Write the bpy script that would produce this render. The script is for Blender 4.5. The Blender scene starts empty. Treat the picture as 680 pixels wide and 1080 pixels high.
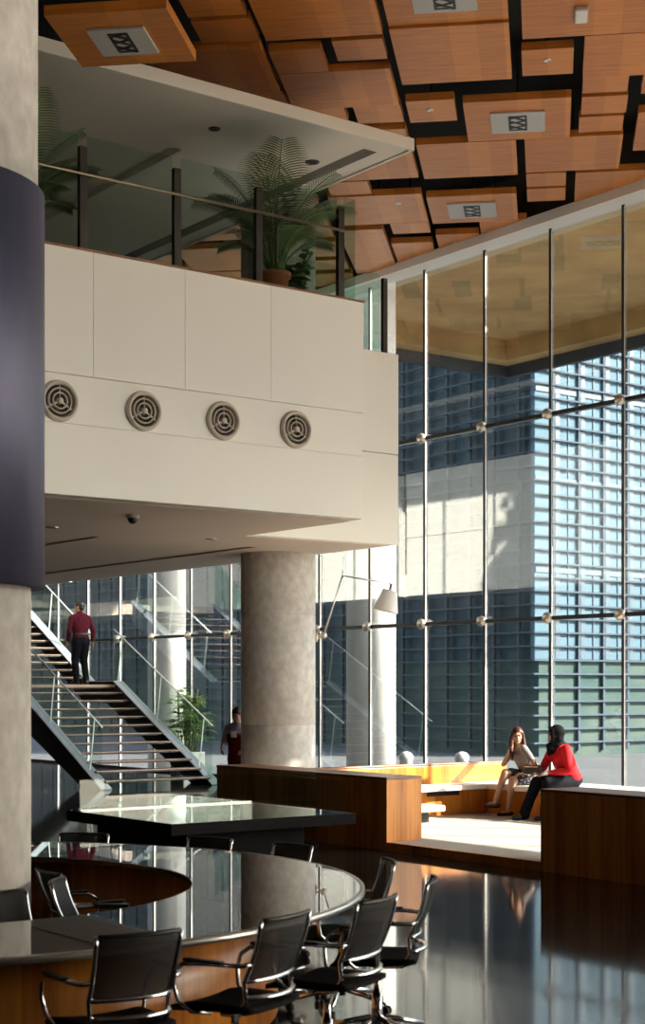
import bpy, bmesh, math, random
from mathutils import Vector, Matrix, Euler
random.seed(7)
PI = math.pi
scene = bpy.context.scene
col = scene.collection

# ------------------------------------------------------------------ materials
def mat(name, color=(.5, .5, .5), rough=.5, metal=0.0, spec=.5, alpha=None):
    m = bpy.data.materials.new(name); m.use_nodes = True
    b = m.node_tree.nodes['Principled BSDF']
    b.inputs['Base Color'].default_value = (*color, 1)
    b.inputs['Roughness'].default_value = rough
    b.inputs['Metallic'].default_value = metal
    b.inputs['Specular IOR Level'].default_value = spec
    return m

def nodes(m):
    return m.node_tree.nodes, m.node_tree.links, m.node_tree.nodes['Principled BSDF']

def noisy(name, c1, c2, scale=(1, 1, 1), nscale=5, detail=5, rough=.5, metal=0.0, bump=0.0, lo=.3, hi=.7, spec=.5, rvar=0.0):
    m = mat(name, c1, rough, metal, spec)
    N, L, b = nodes(m)
    tc = N.new('ShaderNodeTexCoord'); mp = N.new('ShaderNodeMapping'); mp.inputs['Scale'].default_value = scale
    nz = N.new('ShaderNodeTexNoise'); nz.inputs['Scale'].default_value = nscale; nz.inputs['Detail'].default_value = detail
    cr = N.new('ShaderNodeValToRGB')
    cr.color_ramp.elements[0].color = (*c1, 1); cr.color_ramp.elements[1].color = (*c2, 1)
    cr.color_ramp.elements[0].position = lo; cr.color_ramp.elements[1].position = hi
    L.new(tc.outputs['Object'], mp.inputs['Vector']); L.new(mp.outputs[0], nz.inputs['Vector'])
    L.new(nz.outputs['Fac'], cr.inputs['Fac']); L.new(cr.outputs[0], b.inputs['Base Color'])
    if bump:
        bp = N.new('ShaderNodeBump'); bp.inputs['Strength'].default_value = bump; bp.inputs['Distance'].default_value = .02
        L.new(nz.outputs['Fac'], bp.inputs['Height']); L.new(bp.outputs[0], b.inputs['Normal'])
    if rvar:
        mr = N.new('ShaderNodeMapRange'); mr.inputs['To Min'].default_value = rough; mr.inputs['To Max'].default_value = rough + rvar
        L.new(nz.outputs['Fac'], mr.inputs['Value']); L.new(mr.outputs[0], b.inputs['Roughness'])
    return m

def wood(name, c1, c2, grain_axis='Z', board=.18, board_axes='XY', rough=.4):
    """veneer: stretched grain plus a tone that differs from board to board"""
    m = mat(name, c1, rough)
    N, L, b = nodes(m)
    tc = N.new('ShaderNodeTexCoord')
    mp = N.new('ShaderNodeMapping')
    s = [9, 9, 9]; s['XYZ'.index(grain_axis)] = .7
    mp.inputs['Scale'].default_value = s
    nz = N.new('ShaderNodeTexNoise'); nz.inputs['Scale'].default_value = 2.2; nz.inputs['Detail'].default_value = 7
    nz.inputs['Distortion'].default_value = .6
    L.new(tc.outputs['Object'], mp.inputs['Vector']); L.new(mp.outputs[0], nz.inputs['Vector'])
    # boards
    sep = N.new('ShaderNodeSeparateXYZ'); L.new(tc.outputs['Object'], sep.inputs[0])
    add = N.new('ShaderNodeMath'); add.operation = 'ADD'
    L.new(sep.outputs[board_axes[0]], add.inputs[0])
    if len(board_axes) > 1:
        L.new(sep.outputs[board_axes[1]], add.inputs[1])
    else:
        add.inputs[1].default_value = 0
    sn = N.new('ShaderNodeMath'); sn.operation = 'DIVIDE'; sn.inputs[1].default_value = board; L.new(add.outputs[0], sn.inputs[0])
    fl = N.new('ShaderNodeMath'); fl.operation = 'FLOOR'; L.new(sn.outputs[0], fl.inputs[0])
    wn = N.new('ShaderNodeTexWhiteNoise'); wn.noise_dimensions = '1D'; L.new(fl.outputs[0], wn.inputs['W'])
    mx = N.new('ShaderNodeMath'); mx.operation = 'MULTIPLY_ADD'; mx.inputs[1].default_value = .35; L.new(wn.outputs['Value'], mx.inputs[0])
    ms = N.new('ShaderNodeMath'); ms.operation = 'MULTIPLY'; ms.inputs[1].default_value = .8; L.new(nz.outputs['Fac'], ms.inputs[0])
    L.new(ms.outputs[0], mx.inputs[2])
    cr = N.new('ShaderNodeValToRGB')
    cr.color_ramp.elements[0].color = (*c1, 1); cr.color_ramp.elements[1].color = (*c2, 1)
    cr.color_ramp.elements[0].position = .3; cr.color_ramp.elements[1].position = .85
    L.new(mx.outputs[0], cr.inputs['Fac']); L.new(cr.outputs[0], b.inputs['Base Color'])
    return m

def glass(name, tint=(.8, .9, .9), base=.05, edge=.8, rough=0.0, dust=0.0):
    m = bpy.data.materials.new(name); m.use_nodes = True
    N, L = m.node_tree.nodes, m.node_tree.links
    N.remove(N['Principled BSDF']); out = N['Material Output']
    tr = N.new('ShaderNodeBsdfTransparent'); tr.inputs[0].default_value = (*tint, 1)
    gl = N.new('ShaderNodeBsdfGlossy'); gl.inputs['Roughness'].default_value = rough
    gl.inputs['Color'].default_value = (1, 1, 1, 1)
    lw = N.new('ShaderNodeLayerWeight'); lw.inputs['Blend'].default_value = .5
    pw = N.new('ShaderNodeMath'); pw.operation = 'POWER'; pw.inputs[1].default_value = 5; L.new(lw.outputs['Facing'], pw.inputs[0])
    ma = N.new('ShaderNodeMath'); ma.operation = 'MULTIPLY_ADD'; ma.inputs[1].default_value = edge; ma.inputs[2].default_value = base
    L.new(pw.outputs[0], ma.inputs[0])
    mx = N.new('ShaderNodeMixShader'); L.new(ma.outputs[0], mx.inputs[0]); L.new(tr.outputs[0], mx.inputs[1]); L.new(gl.outputs[0], mx.inputs[2])
    last = mx
    if dust:
        df = N.new('ShaderNodeBsdfDiffuse'); df.inputs['Color'].default_value = (.8, .85, .9, 1)
        tc = N.new('ShaderNodeTexCoord'); nz = N.new('ShaderNodeTexNoise'); nz.inputs['Scale'].default_value = .8; nz.inputs['Detail'].default_value = 6
        L.new(tc.outputs['Object'], nz.inputs['Vector'])
        mm = N.new('ShaderNodeMath'); mm.operation = 'MULTIPLY'; mm.inputs[1].default_value = dust; L.new(nz.outputs['Fac'], mm.inputs[0])
        m2 = N.new('ShaderNodeMixShader'); L.new(mm.outputs[0], m2.inputs[0]); L.new(mx.outputs[0], m2.inputs[1]); L.new(df.outputs[0], m2.inputs[2])
        last = m2
    L.new(last.outputs[0], out.inputs['Surface'])
    return m

M = {}
M['white'] = noisy('white_panel', (.89, .86, .80), (.91, .88, .82), nscale=1.2, rough=.55)
M['soffit'] = noisy('soffit_plaster', (.80, .67, .57), (.83, .70, .60), nscale=.8, rough=.7)
M['slab'] = noisy('slab_plaster', (.66, .62, .56), (.72, .67, .60), nscale=.6, rough=.8)
M['concrete'] = noisy('concrete', (.46, .43, .39), (.66, .62, .57), (1, 1, .8), 9, 12, .75, bump=.12)
M['concrete_pale'] = noisy('concrete_outside', (.50, .49, .47), (.66, .65, .62), (1, 1, .4), 3, 8, .85, bump=.08)
M['concrete_soffit'] = noisy('concrete_overhang', (.44, .27, .105), (.74, .49, .205), nscale=.5, detail=8, rough=.9, bump=.1)
M['fascia'] = mat('overhang_fascia', (.05, .06, .075), .6)
M['sleeve'] = noisy('blued_steel_sleeve', (.075, .076, .125), (.13, .132, .19), (1, 1, .25), 3, 6, .48, .7, rvar=.15)
M['floor'] = noisy('polished_dark_stone', (.014, .013, .014), (.034, .030, .029), nscale=1.4, detail=8, rough=.045, bump=.010, rvar=.04, spec=.36)
M['carpet'] = noisy('beige_carpet', (.36, .325, .28), (.50, .46, .40), nscale=60, detail=3, rough=.95, bump=.2)
M['void'] = mat('black_ceiling_void', (.008, .009, .009), .8)
M['wallbrown'] = noisy('dark_wall', (.10, .085, .07), (.14, .12, .10), nscale=2, rough=.8)
M['ceilwood'] = wood('ceiling_veneer', (.40, .125, .018), (.68, .25, .040), 'X', .31, 'X', .45)
M['wood'] = wood('orange_veneer', (.36, .105, .012), (.72, .28, .042), 'Z', .16, 'XY', .32)
M['woodtrim'] = wood('walnut_edge', (.16, .06, .02), (.30, .12, .04), 'Y', .5, 'X', .35)
M['steel'] = mat('mullion_steel', (.035, .035, .037), .5, .1)
M['steel_dark'] = mat('transom_steel', (.025, .027, .03), .45, .2)
M['clamp'] = mat('brushed_clamp', (.62, .56, .48), .35, .7)
M['trim_white'] = mat('white_trim', (.78, .76, .72), .6)
M['glass'] = glass('facade_glass', (.90, .94, .96), .165, .72, dust=.014)
M['rail_glass'] = glass('balustrade_glass', (.86, .93, .90), .022, .6)
M['dark_glass_post'] = mat('bronze_post', (.030, .024, .020), .35, .4)
M['brass'] = mat('bronze_rail', (.22, .17, .11), .35, .8)
M['chrome'] = mat('chrome', (.72, .72, .74), .16, 1.0)
M['black'] = mat('black_plastic', (.012, .012, .013), .45)
M['blackfab'] = noisy('black_fabric', (.008, .008, .009), (.018, .017, .017), nscale=60, rough=.85, spec=.08)
M['granite'] = noisy('black_granite', (.010, .010, .011), (.022, .021, .020), nscale=30, rough=.010, spec=.9)
M['deskglass'] = noisy('desk_glass_top', (.012, .020, .020), (.016, .026, .026), nscale=2, rough=.012, spec=1.0)
M['edge'] = mat('satin_edge', (.60, .58, .55), .3, .85)
M['deskdark'] = mat('desk_dark_panel', (.004, .004, .005), .7, spec=.1)
M['stringer'] = mat('stair_steel', (.035, .036, .045), .4, .3)
M['stringer_cap'] = mat('stair_steel_cap', (.42, .44, .52), .4, .3)
M['tread'] = noisy('tread_stone', (.022, .013, .012), (.035, .022, .019), nscale=8, rough=.5)
M['nosing'] = mat('tread_nosing', (.34, .22, .18), .45, .2)
M['terracotta'] = noisy('terracotta', (.36, .095, .045), (.46, .14, .07), nscale=12, rough=.8)
M['soil'] = mat('soil', (.03, .02, .014), .95)
M['frond'] = noisy('palm_green', (.042, .080, .016), (.095, .145, .032), nscale=4, rough=.5)
M['stem'] = noisy('palm_stem', (.12, .16, .04), (.20, .20, .07), nscale=8, rough=.6)
M['leaf2'] = noisy('bamboo_palm_green', (.07, .17, .03), (.22, .36, .10), nscale=6, rough=.5)
M['pothos'] = noisy('broad_leaf_green', (.05, .12, .045), (.11, .22, .08), nscale=6, rough=.45)
M['potwhite'] = mat('pale_planter', (.72, .70, .66), .6)
M['vent'] = mat('vent_beige', (.58, .50, .42), .5)
M['ventdark'] = mat('vent_throat', (.018, .014, .012), .7)
M['lampplate'] = mat('grey_lamp_plate', (.44, .43, .42), .5)
M['grille'] = mat('dark_grille', (.03, .03, .03), .4, .6)
M['alu'] = mat('aluminium', (.62, .62, .62), .3, .9)
M['palemetal'] = mat('pale_metal', (.72, .76, .76), .4, .3)
M['lampshade'] = mat('pale_lamp_shade', (.82, .80, .76), .6)
M['louver'] = mat('louver_sunlit_face', (.060, .085, .110), .7, spec=.06)
M['louver_shade'] = mat('louver_shaded_face', (.060, .075, .082), .6, spec=.1)  # louvers of the shaded face, shade put into their colour
M['bldg_sunlit'] = noisy('blue_panel_sunlit', (.078, .130, .172), (.098, .160, .205), nscale=.4, rough=.7, spec=.06)  # panels of the sunlit face, sunlight put into the tone
M['bldg_shade'] = noisy('blue_panel_shaded', (.008, .026, .036), (.022, .050, .064), (1, 1, 2), 0.9, 4, .4, spec=.15)  # panels of the other face, much darker to hold its shade
M['bldg_green'] = noisy('green_grey_panel', (.030, .064, .064), (.070, .098, .084), nscale=.5, rough=.6, spec=.1)  # lower floor tone holds its shade and the green of mirrored trees
M['bluebar'] = mat('slate_blue_bar', (.035, .07, .105), .4)
M['ground'] = noisy('grey_paving', (.060, .066, .072), (.09, .095, .10), nscale=.6, rough=.85)
M['bark'] = noisy('bark', (.10, .075, .05), (.17, .13, .09), nscale=9, rough=.9)
M['treeleaf'] = noisy('tree_leaf', (.05, .10, .03), (.11, .17, .05), nscale=3, rough=.6)
# people
M['skin'] = noisy('skin', (.46, .27, .185), (.50, .30, .21), nscale=10, rough=.5)
M['skin_dark'] = noisy('skin_brown', (.25, .13, .085), (.29, .155, .10), nscale=10, rough=.5)
M['hair_black'] = noisy('black_hair', (.008, .007, .006), (.02, .016, .014), (6, 6, 1), 12, rough=.4, spec=.2)
M['hair_brown'] = noisy('dark_brown_hair', (.035, .012, .008), (.085, .030, .018), (8, 8, .7), 12, rough=.38, spec=.2)
M['maroon'] = noisy('maroon_shirt', (.055, .007, .015), (.085, .011, .022), nscale=14, rough=.85, spec=.08)
M['trouser'] = noisy('black_trousers', (.005, .005, .008), (.010, .010, .014), nscale=20, rough=.8, spec=.08)
M['red'] = noisy('red_blouse', (.52, .014, .020), (.64, .025, .030), nscale=9, rough=.7, spec=.08)
M['scarf'] = noisy('black_scarf', (.004, .004, .005), (.009, .009, .010), nscale=14, rough=.8, spec=.08)
M['greytop'] = noisy('grey_top', (.20, .17, .17), (.30, .26, .255), nscale=40, rough=.85, spec=.08)
M['skirt'] = noisy('dark_patterned_skirt', (.018, .020, .024), (.20, .18, .17), nscale=32, detail=1, rough=.85, lo=.5, hi=.72, spec=.08)
M['shoe'] = mat('dark_shoe', (.012, .009, .009), .35)
M['bag'] = mat('black_bag', (.010, .010, .011), .4)
M['paleshirt'] = mat('pale_shirt', (.27, .26, .32), .8, spec=.1)
M['redvest'] = mat('dark_red_vest', (.11, .005, .008), .7, spec=.1)
M['badge'] = mat('white_badge', (.75, .72, .68), .6)
M['bench'] = noisy('pale_bench_top', (.70, .68, .66), (.78, .76, .74), nscale=3, rough=.5)
M['eye'] = mat('eye', (.015, .01, .008), .2)
M['lip'] = mat('lip', (.30, .07, .06), .5)

def light_scatter():  # translucent stuff for the added panel that spreads sunlight indoors
    m = bpy.data.materials.new('light_scatter_panel'); m.use_nodes = True
    N, L = m.node_tree.nodes, m.node_tree.links
    N.remove(N['Principled BSDF'])
    a = N.new('ShaderNodeBsdfTranslucent'); a.inputs[0].default_value = (.80, .78, .74, 1)
    d = N.new('ShaderNodeBsdfDiffuse'); d.inputs[0].default_value = (.8, .8, .78, 1)
    mx = N.new('ShaderNodeMixShader'); mx.inputs[0].default_value = .30
    L.new(a.outputs[0], mx.inputs[1]); L.new(d.outputs[0], mx.inputs[2]); L.new(mx.outputs[0], N['Material Output'].inputs['Surface'])
    return m
M['scatter'] = light_scatter()

# mesh with see-through weave for the chair backs
def weave(name):
    m = mat(name, (.012, .011, .011), .7); N, L, b = nodes(m)
    out = N['Material Output']
    tr = N.new('ShaderNodeBsdfTransparent'); mx = N.new('ShaderNodeMixShader'); mx.inputs[0].default_value = .22
    L.new(b.outputs[0], mx.inputs[1]); L.new(tr.outputs[0], mx.inputs[2]); L.new(mx.outputs[0], out.inputs['Surface'])
    return m
M['weave'] = weave('chair_mesh_weave')

# ------------------------------------------------------------------ mesh builder
class MB:
    def __init__(self):
        self.v = []; self.f = []; self.s = []
    def add(self, vs, fs, smooth=False, mtx=None):
        o = len(self.v)
        if mtx is not None: vs = [mtx @ Vector(p) for p in vs]
        self.v += [tuple(p) for p in vs]
        self.f += [tuple(i + o for i in f) for f in fs]; self.s += [smooth] * len(fs)
        return self
    def box(self, a, b, mtx=None):
        x0, y0, z0 = a; x1, y1, z1 = b
        vs = [(x0, y0, z0), (x1, y0, z0), (x1, y1, z0), (x0, y1, z0), (x0, y0, z1), (x1, y0, z1), (x1, y1, z1), (x0, y1, z1)]
        return self.add(vs, [(3, 2, 1, 0), (4, 5, 6, 7), (0, 1, 5, 4), (1, 2, 6, 5), (2, 3, 7, 6), (3, 0, 4, 7)], False, mtx)
    def bbox(self, a, b, r=.01, mtx=None):
        """box with chamfered edges"""
        bm = bmesh.new(); bmesh.ops.create_cube(bm, size=1)
        c = [(a[i] + b[i]) / 2 for i in range(3)]; s = [abs(b[i] - a[i]) for i in range(3)]
        for v in bm.verts: v.co = Vector([c[i] + v.co[i] * s[i] for i in range(3)])
        bmesh.ops.bevel(bm, geom=bm.edges[:], offset=min(r, min(s) * .45), segments=2, affect='EDGES', profile=.5)
        bm.verts.index_update()
        self.add([v.co.copy() for v in bm.verts], [tuple(v.index for v in f.verts) for f in bm.faces], False, mtx); bm.free()
        return self
    def prism(self, poly, z0, z1, mtx=None):
        n = len(poly)
        vs = [(x, y, z0) for x, y in poly] + [(x, y, z1) for x, y in poly]
        fs = [tuple(range(n))[::-1], tuple(range(n, 2 * n))] + [(i, (i + 1) % n, n + (i + 1) % n, n + i) for i in range(n)]
        return self.add(vs, fs, False, mtx)
    def lathe(self, prof, seg=32, smooth=True, mtx=None, caps=True):
        vs = []; fs = []; n = len(prof)
        for i in range(seg):
            a = 2 * PI * i / seg
            vs += [(r * math.cos(a), r * math.sin(a), z) for r, z in prof]
        for i in range(seg):
            j = (i + 1) % seg
            for k in range(n - 1):
                fs.append((i * n + k, j * n + k, j * n + k + 1, i * n + k + 1))
        self.add(vs, fs, smooth, mtx)
        if caps:
            self.add(vs, [tuple(i * n for i in range(seg))[::-1], tuple(i * n + n - 1 for i in range(seg))], False, mtx)
        return self
    def tube(self, pts, r, seg=8, mtx=None, radii=None, cap=True):
        pts = [Vector(p) for p in pts]; n = len(pts); vs = []; fs = []
        up = None
        for i, p in enumerate(pts):
            t = (pts[min(i + 1, n - 1)] - pts[max(i - 1, 0)]).normalized()
            if up is None:
                up = Vector((0, 0, 1)) if abs(t.z) < .9 else Vector((1, 0, 0))
            a = t.cross(up).normalized(); b = a.cross(t).normalized(); up = b
            rr = radii[i] if radii else r
            for k in range(seg):
                q = 2 * PI * k / seg
                vs.append(p + a * (rr * math.cos(q)) + b * (rr * math.sin(q)))
        for i in range(n - 1):
            for k in range(seg):
                l = (k + 1) % seg
                fs.append((i * seg + k, i * seg + l, (i + 1) * seg + l, (i + 1) * seg + k))
        if cap:
            fs.append(tuple(range(seg))[::-1]); fs.append(tuple(range((n - 1) * seg, n * seg)))
        return self.add(vs, fs, True, mtx)
    def bar(self, p0, p1, w, h, mtx=None):
        p0 = Vector(p0); p1 = Vector(p1); t = (p1 - p0).normalized()
        up = Vector((0, 0, 1)) if abs(t.z) < .99 else Vector((0, 1, 0))
        a = t.cross(up).normalized() * (w / 2); b = a.cross(t).normalized() * (h / 2)
        vs = [p + s * a + q * b for p in (p0, p1) for s, q in ((-1, -1), (1, -1), (1, 1), (-1, 1))]
        return self.add(vs, [(0, 1, 2, 3)[::-1], (4, 5, 6, 7), (0, 1, 5, 4), (1, 2, 6, 5), (2, 3, 7, 6), (3, 0, 4, 7)], False, mtx)
    def ell(self, c, r, seg=16, rings=10, mtx=None, rot=None):
        vs = []; fs = []
        R = Euler(rot).to_matrix() if rot else Matrix.Identity(3)
        for i in range(rings + 1):
            th = PI * i / rings
            for k in range(seg):
                q = 2 * PI * k / seg
                v = Vector((r[0] * math.sin(th) * math.cos(q), r[1] * math.sin(th) * math.sin(q), r[2] * math.cos(th)))
                vs.append(Vector(c) + R @ v)
        for i in range(rings):
            for k in range(seg):
                l = (k + 1) % seg
                fs.append((i * seg + k, (i + 1) * seg + k, (i + 1) * seg + l, i * seg + l))
        return self.add(vs, fs, True, mtx)
    def cap(self, p0, r0, p1, r1, seg=14):
        """round tapered limb segment"""
        p0 = Vector(p0); p1 = Vector(p1); t = (p1 - p0); L = t.length; t.normalize()
        pts = []; rad = []
        for a in (-80, -55, -28):
            a = math.radians(a); pts.append(p0 + t * (r0 * math.sin(a))); rad.append(r0 * math.cos(a))
        for k in range(5):
            pts.append(p0.lerp(p1, k / 4)); rad.append(r0 + (r1 - r0) * k / 4)
        for a in (28, 55, 80):
            a = math.radians(a); pts.append(p1 + t * (r1 * math.sin(a))); rad.append(r1 * math.cos(a))
        return self.tube(pts, 0, seg, radii=rad)
    def chain(self, *pr):
        for (p0, r0), (p1, r1) in zip(pr, pr[1:]): self.cap(p0, r0, p1, r1)
        return self
    def build(self, name, material, parent=None, loc=None):
        me = bpy.data.meshes.new(name); me.from_pydata(self.v, [], self.f)
        me.polygons.foreach_set('use_smooth', self.s)
        me.materials.append(material)
        bm = bmesh.new(); bm.from_mesh(me); bmesh.ops.remove_doubles(bm, verts=bm.verts, dist=1e-6)
        bmesh.ops.recalc_face_normals(bm, faces=bm.faces); bm.to_mesh(me); bm.free(); me.update()
        o = bpy.data.objects.new(name, me); col.objects.link(o)
        if parent: o.parent = parent
        if loc: o.location = loc
        return o

def T(x, y, z, rz=0, rx=0, ry=0):
    return Matrix.Translation((x, y, z)) @ Euler((rx, ry, rz)).to_matrix().to_4x4()

def tag(o, label, cat, group=None):
    o['label'] = label; o['category'] = cat
    if group: o['group'] = group
    return o
def thing(name, label, cat, loc=(0, 0, 0), rz=0, group=None):
    o = bpy.data.objects.new(name, None); col.objects.link(o); o.location = loc; o.rotation_euler = (0, 0, rz)
    o.empty_display_size = .1
    return tag(o, label, cat, group)
def struct(o):
    o['kind'] = 'structure'; return o
def sempty(name, loc=(0, 0, 0)):
    o = bpy.data.objects.new(name, None); col.objects.link(o); o.location = loc; return struct(o)
def copy_tree(o, parent=None):
    c = o.copy(); col.objects.link(c)
    if parent: c.parent = parent
    for ch in [k for k in o.children]: copy_tree(ch, c)
    return c
def relabel(o, label, group=None):
    o['label'] = label
    if group: o['group'] = group

# ------------------------------------------------------------------ frame of reference
# X: towards the glass facade (X = 18), Y: along it, Z up. Camera stands at the origin.
FX = 18.0
S2 = math.sqrt(2)

# ------------------------------------------------------------------ floor, walls, ceiling void
struct(MB().box((-8, -10, -.3), (FX + .02, 44, 0)).build('floor', M['floor']))
struct(MB().box((-8, -10, 10.3), (FX + .15, 44, 10.5)).build('ceiling', M['void']))
struct(MB().box((-8.3, -10, -.3), (-8, 44, 10.5)).build('wall_left', M['wallbrown']))
struct(MB().box((-8, 44, -.3), (FX, 44.3, 10.5)).build('wall_end', M['wallbrown']))
struct(MB().box((-8, -10, 4.2), (FX - .1, 1.4, 4.6)).build('ceiling_shade_slab', M['soffit']))  # added unseen slab over the camera, keeps skylight off the foreground
struct(MB().box((-8, -10.3, -.3), (FX, -10, 4.6)).box((-8, -10.3, 4.6), (5, -10, 10.5)).build('wall_front', M['wallbrown']))  # unseen wall, upper gap sized to steer skylight onto the balcony
# perimeter beam above the facade
struct(MB().box((FX - .34, -10, 9.26), (FX + .12, 44, 9.42)).build('trim_1', M['trim_white']))
struct(MB().box((FX - .05, -10, 9.42), (FX + .12, 44, 10.3)).build('wall_right', M['wallbrown']))
# added unseen panel: stops direct sun and scatters it into the room
struct(MB().box((FX + .03, -10, 5.0), (FX + .032, 13.25, 9.26)).build('wall_sun_baffle', M['scatter']))

# facade: one window per bay
SP = 1.5546; Y0 = 16.40
ZT = (0.02, 3.0, 6.275, 9.26)
proto = None
for n, k in enumerate(range(-9, 17)):
    y = Y0 + SP * k
    if proto is None:
        w = sempty('window_1', (FX, y, 0))
        for a, b in zip(ZT, ZT[1:]):
            MB().box((0, .027, a + .03), (.012, SP - .027, b - .03)).build('pane', M['glass'], w)
        MB().bbox((-.026, -.026, .0), (.012, .026, 9.26), .006).build('mullion', M['steel'], w)
        MB().box((-.020, -.032, .02), (-.002, -.0262, 9.24)).build('sunlit_strip', M['trim_white'], w)  # pale strip paints the sunlit flank of the dark mullion
        for z in ZT[1:3]:
            MB().bbox((-.06, .022, z - .032), (.05, SP - .022, z + .032), .006).build('transom', M['steel_dark'], w)
            MB().lathe([(.0, -.07), (.05, -.066), (.085, -.035), (.092, 0), (.085, .035), (.05, .066), (0, .07)], 18, mtx=T(-.085, 0, z, 0, 0, PI / 2), caps=False).build('clamp', M['clamp'], w)
        MB().box((-.06, .022, 0), (.05, SP - .022, .05)).build('sill', M['steel_dark'], w)
        proto = w
    else:
        w = copy_tree(proto); w.name = 'window_%d' % (n + 1); w.location = (FX, y, 0)

# ------------------------------------------------------------------ mezzanine
BF = 14.54   # plane of the balcony front
ZS = 3.88    # soffit
def wall_parts():
    xs = [-2, 1.0, 3.3, 5.6, 7.86, 8.98, 10.12, 11.45]
    root = sempty('wall_balcony')
    g = .0022
    for a, b in zip(xs, xs[1:]):
        MB().bbox((a + g, BF - .03, 5.13), (b - g, BF + .2, 6.43), .0015).build('upper_panel', M['white'], root)
    MB().bbox((-2, BF - .005, 4.62), (11.45, BF + .2, 5.118), .003).build('vent_band', M['white'], root)
    MB().bbox((-2, BF - .005, ZS), (11.45, BF + .2, 4.612), .003).build('lower_panel', M['white'], root)
    MB().box((-2, BF + .01, ZS + .01), (11.44, 16.93, 6.42)).build('core', M['white'], root)
    MB().bbox((-2, BF - .04, 6.43), (11.46, BF + .12, 6.455), .004).build('coping', M['woodtrim'], root)
wall_parts()
w2 = sempty('wall_mezzanine')
MB().bbox((11.45, 16.93, 5.15), (13.98, 17.1, 6.55), .004).build('upper_panel', M['white'], w2)
MB().bbox((11.45, 16.935, ZS), (13.98, 17.1, 5.14), .004).build('lower_panel', M['white'], w2)
MB().bbox((13.8, 17.1, ZS), (13.98, 26.4, 5.14), .004).build('lower_panel', M['white'], w2)
MB().bbox((13.8, 17.1, 5.15), (13.98, 26.4, 6.55), .004).build('upper_panel', M['white'], w2)
MB().bbox((13.8, 26.65, ZS), (13.98, 36, 5.14), .004).build('lower_panel', M['white'], w2)
MB().bbox((13.8, 26.65, 5.15), (13.98, 36, 6.55), .004).build('upper_panel', M['white'], w2)
struct(MB().box((-8, 17.06, ZS + .01), (13.82, 42, 4.35)).build('floor_mezzanine', M['soffit']))
# soffit skin with two long light troughs
def soffit():
    mb = MB()
    xs = [-2, 8.92, 9.32, 12.25, 12.45, 13.80]
    z0, z1 = ZS - .012, ZS + .0
    mb.box((-2, BF + .21, z0), (11.44, 17.0, z1))
    mb.box((-2, 17.0, z0), (9.75, 42, z1)); mb.box((10.0, 17.0, z0), (12.3, 42, z1)); mb.box((12.5, 17.0, z0), (13.80, 42, z1))
    mb.box((9.75, 17.0, z0), (10.0, 18.3, z1)); mb.box((12.3, 17.0, z0), (12.5, 18.3, z1))
    return struct(mb.build('ceiling_soffit', M['soffit']))
soffit()

# air vents on the balcony front
def make_vent():
    root = thing('air_vent', '', 'vent')
    # axis along -Y, built along Z then turned
    R = Matrix.Rotation(PI / 2, 4, 'X')
    MB().lathe([(.166, -.005), (.166, .03), (.175, .050), (.192, .056), (.210, .040), (.217, .012), (.217, -.005)], 40, mtx=R, caps=False).build('flange', M['vent'], root)
    MB().lathe([(.168, .002), (.06, .002), (.0, .002)], 36, mtx=R, caps=False).build('throat', M['ventdark'], root)  # flat disc, the shade of a deep throat put into its colour
    for r in (.078, .126):
        MB().lathe([(r, .004), (r - .004, .040), (r + .002, .045), (r + .011, .040), (r + .009, .004)], 36, mtx=R, caps=False).build('ring', M['vent'], root)
    MB().lathe([(0, .058), (.022, .056), (.034, .046), (.036, .004)], 24, mtx=R, caps=False).build('hub', M['vent'], root)
    for k in range(3):
        a = PI / 2 + k * PI * 2 / 3
        MB().bar((.03 * math.cos(a), -.03, .03 * math.sin(a)), (.168 * math.cos(a), -.02, .168 * math.sin(a)), .006, .02).build('spoke', M['vent'], root)
    return root
v0 = make_vent()
for i, (x, lab) in enumerate(((7.47, 'round beige air vent on the balcony front, nearest the steel-sleeved column'),
                              (8.47, 'round beige air vent on the balcony front, second from the sleeved column'),
                              (9.48, 'round beige air vent on the balcony front, third from the sleeved column'),
                              (10.47, 'round beige air vent on the balcony front, nearest the free right corner'))):
    v = v0 if i == 0 else copy_tree(v0)
    v.location = (x, BF - .004, 4.84); relabel(v, lab, 'round air vents on the balcony front')

# balcony glass balustrade
def balustrade():
    root = thing('glass_balustrade', 'glass balustrade with bronze posts on top of the white balcony', 'balustrade', (0, 0, 0))
    zt = 6.455
    y = BF + .10
    posts = [4.05, 5.4, 6.6, 7.80, 8.95, 10.03, 11.20]
    for x in posts:
        MB().bbox((x - .045, y - .03, zt), (x + .045, y + .03, zt + 1.10), .006).build('post', M['dark_glass_post'], root)
    for a, b in zip(posts, posts[1:]):
        MB().box((a + .055, y - .006, zt + .01), (b - .055, y + .006, zt + 1.22)).build('glass_panel', M['rail_glass'], root)
    MB().box((11.25, y - .006, zt + .01), (11.42, y + .006, zt + 1.22)).build('glass_panel', M['rail_glass'], root)
    MB().box((11.41, y, zt + .01), (11.422, 16.9, zt + 1.22)).build('glass_panel', M['rail_glass'], root)
    MB().tube([(3, y - .06, zt + .80), (11.2, y - .06, zt + .80)], .018).build('handrail', M['brass'], root)
balustrade()
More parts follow.
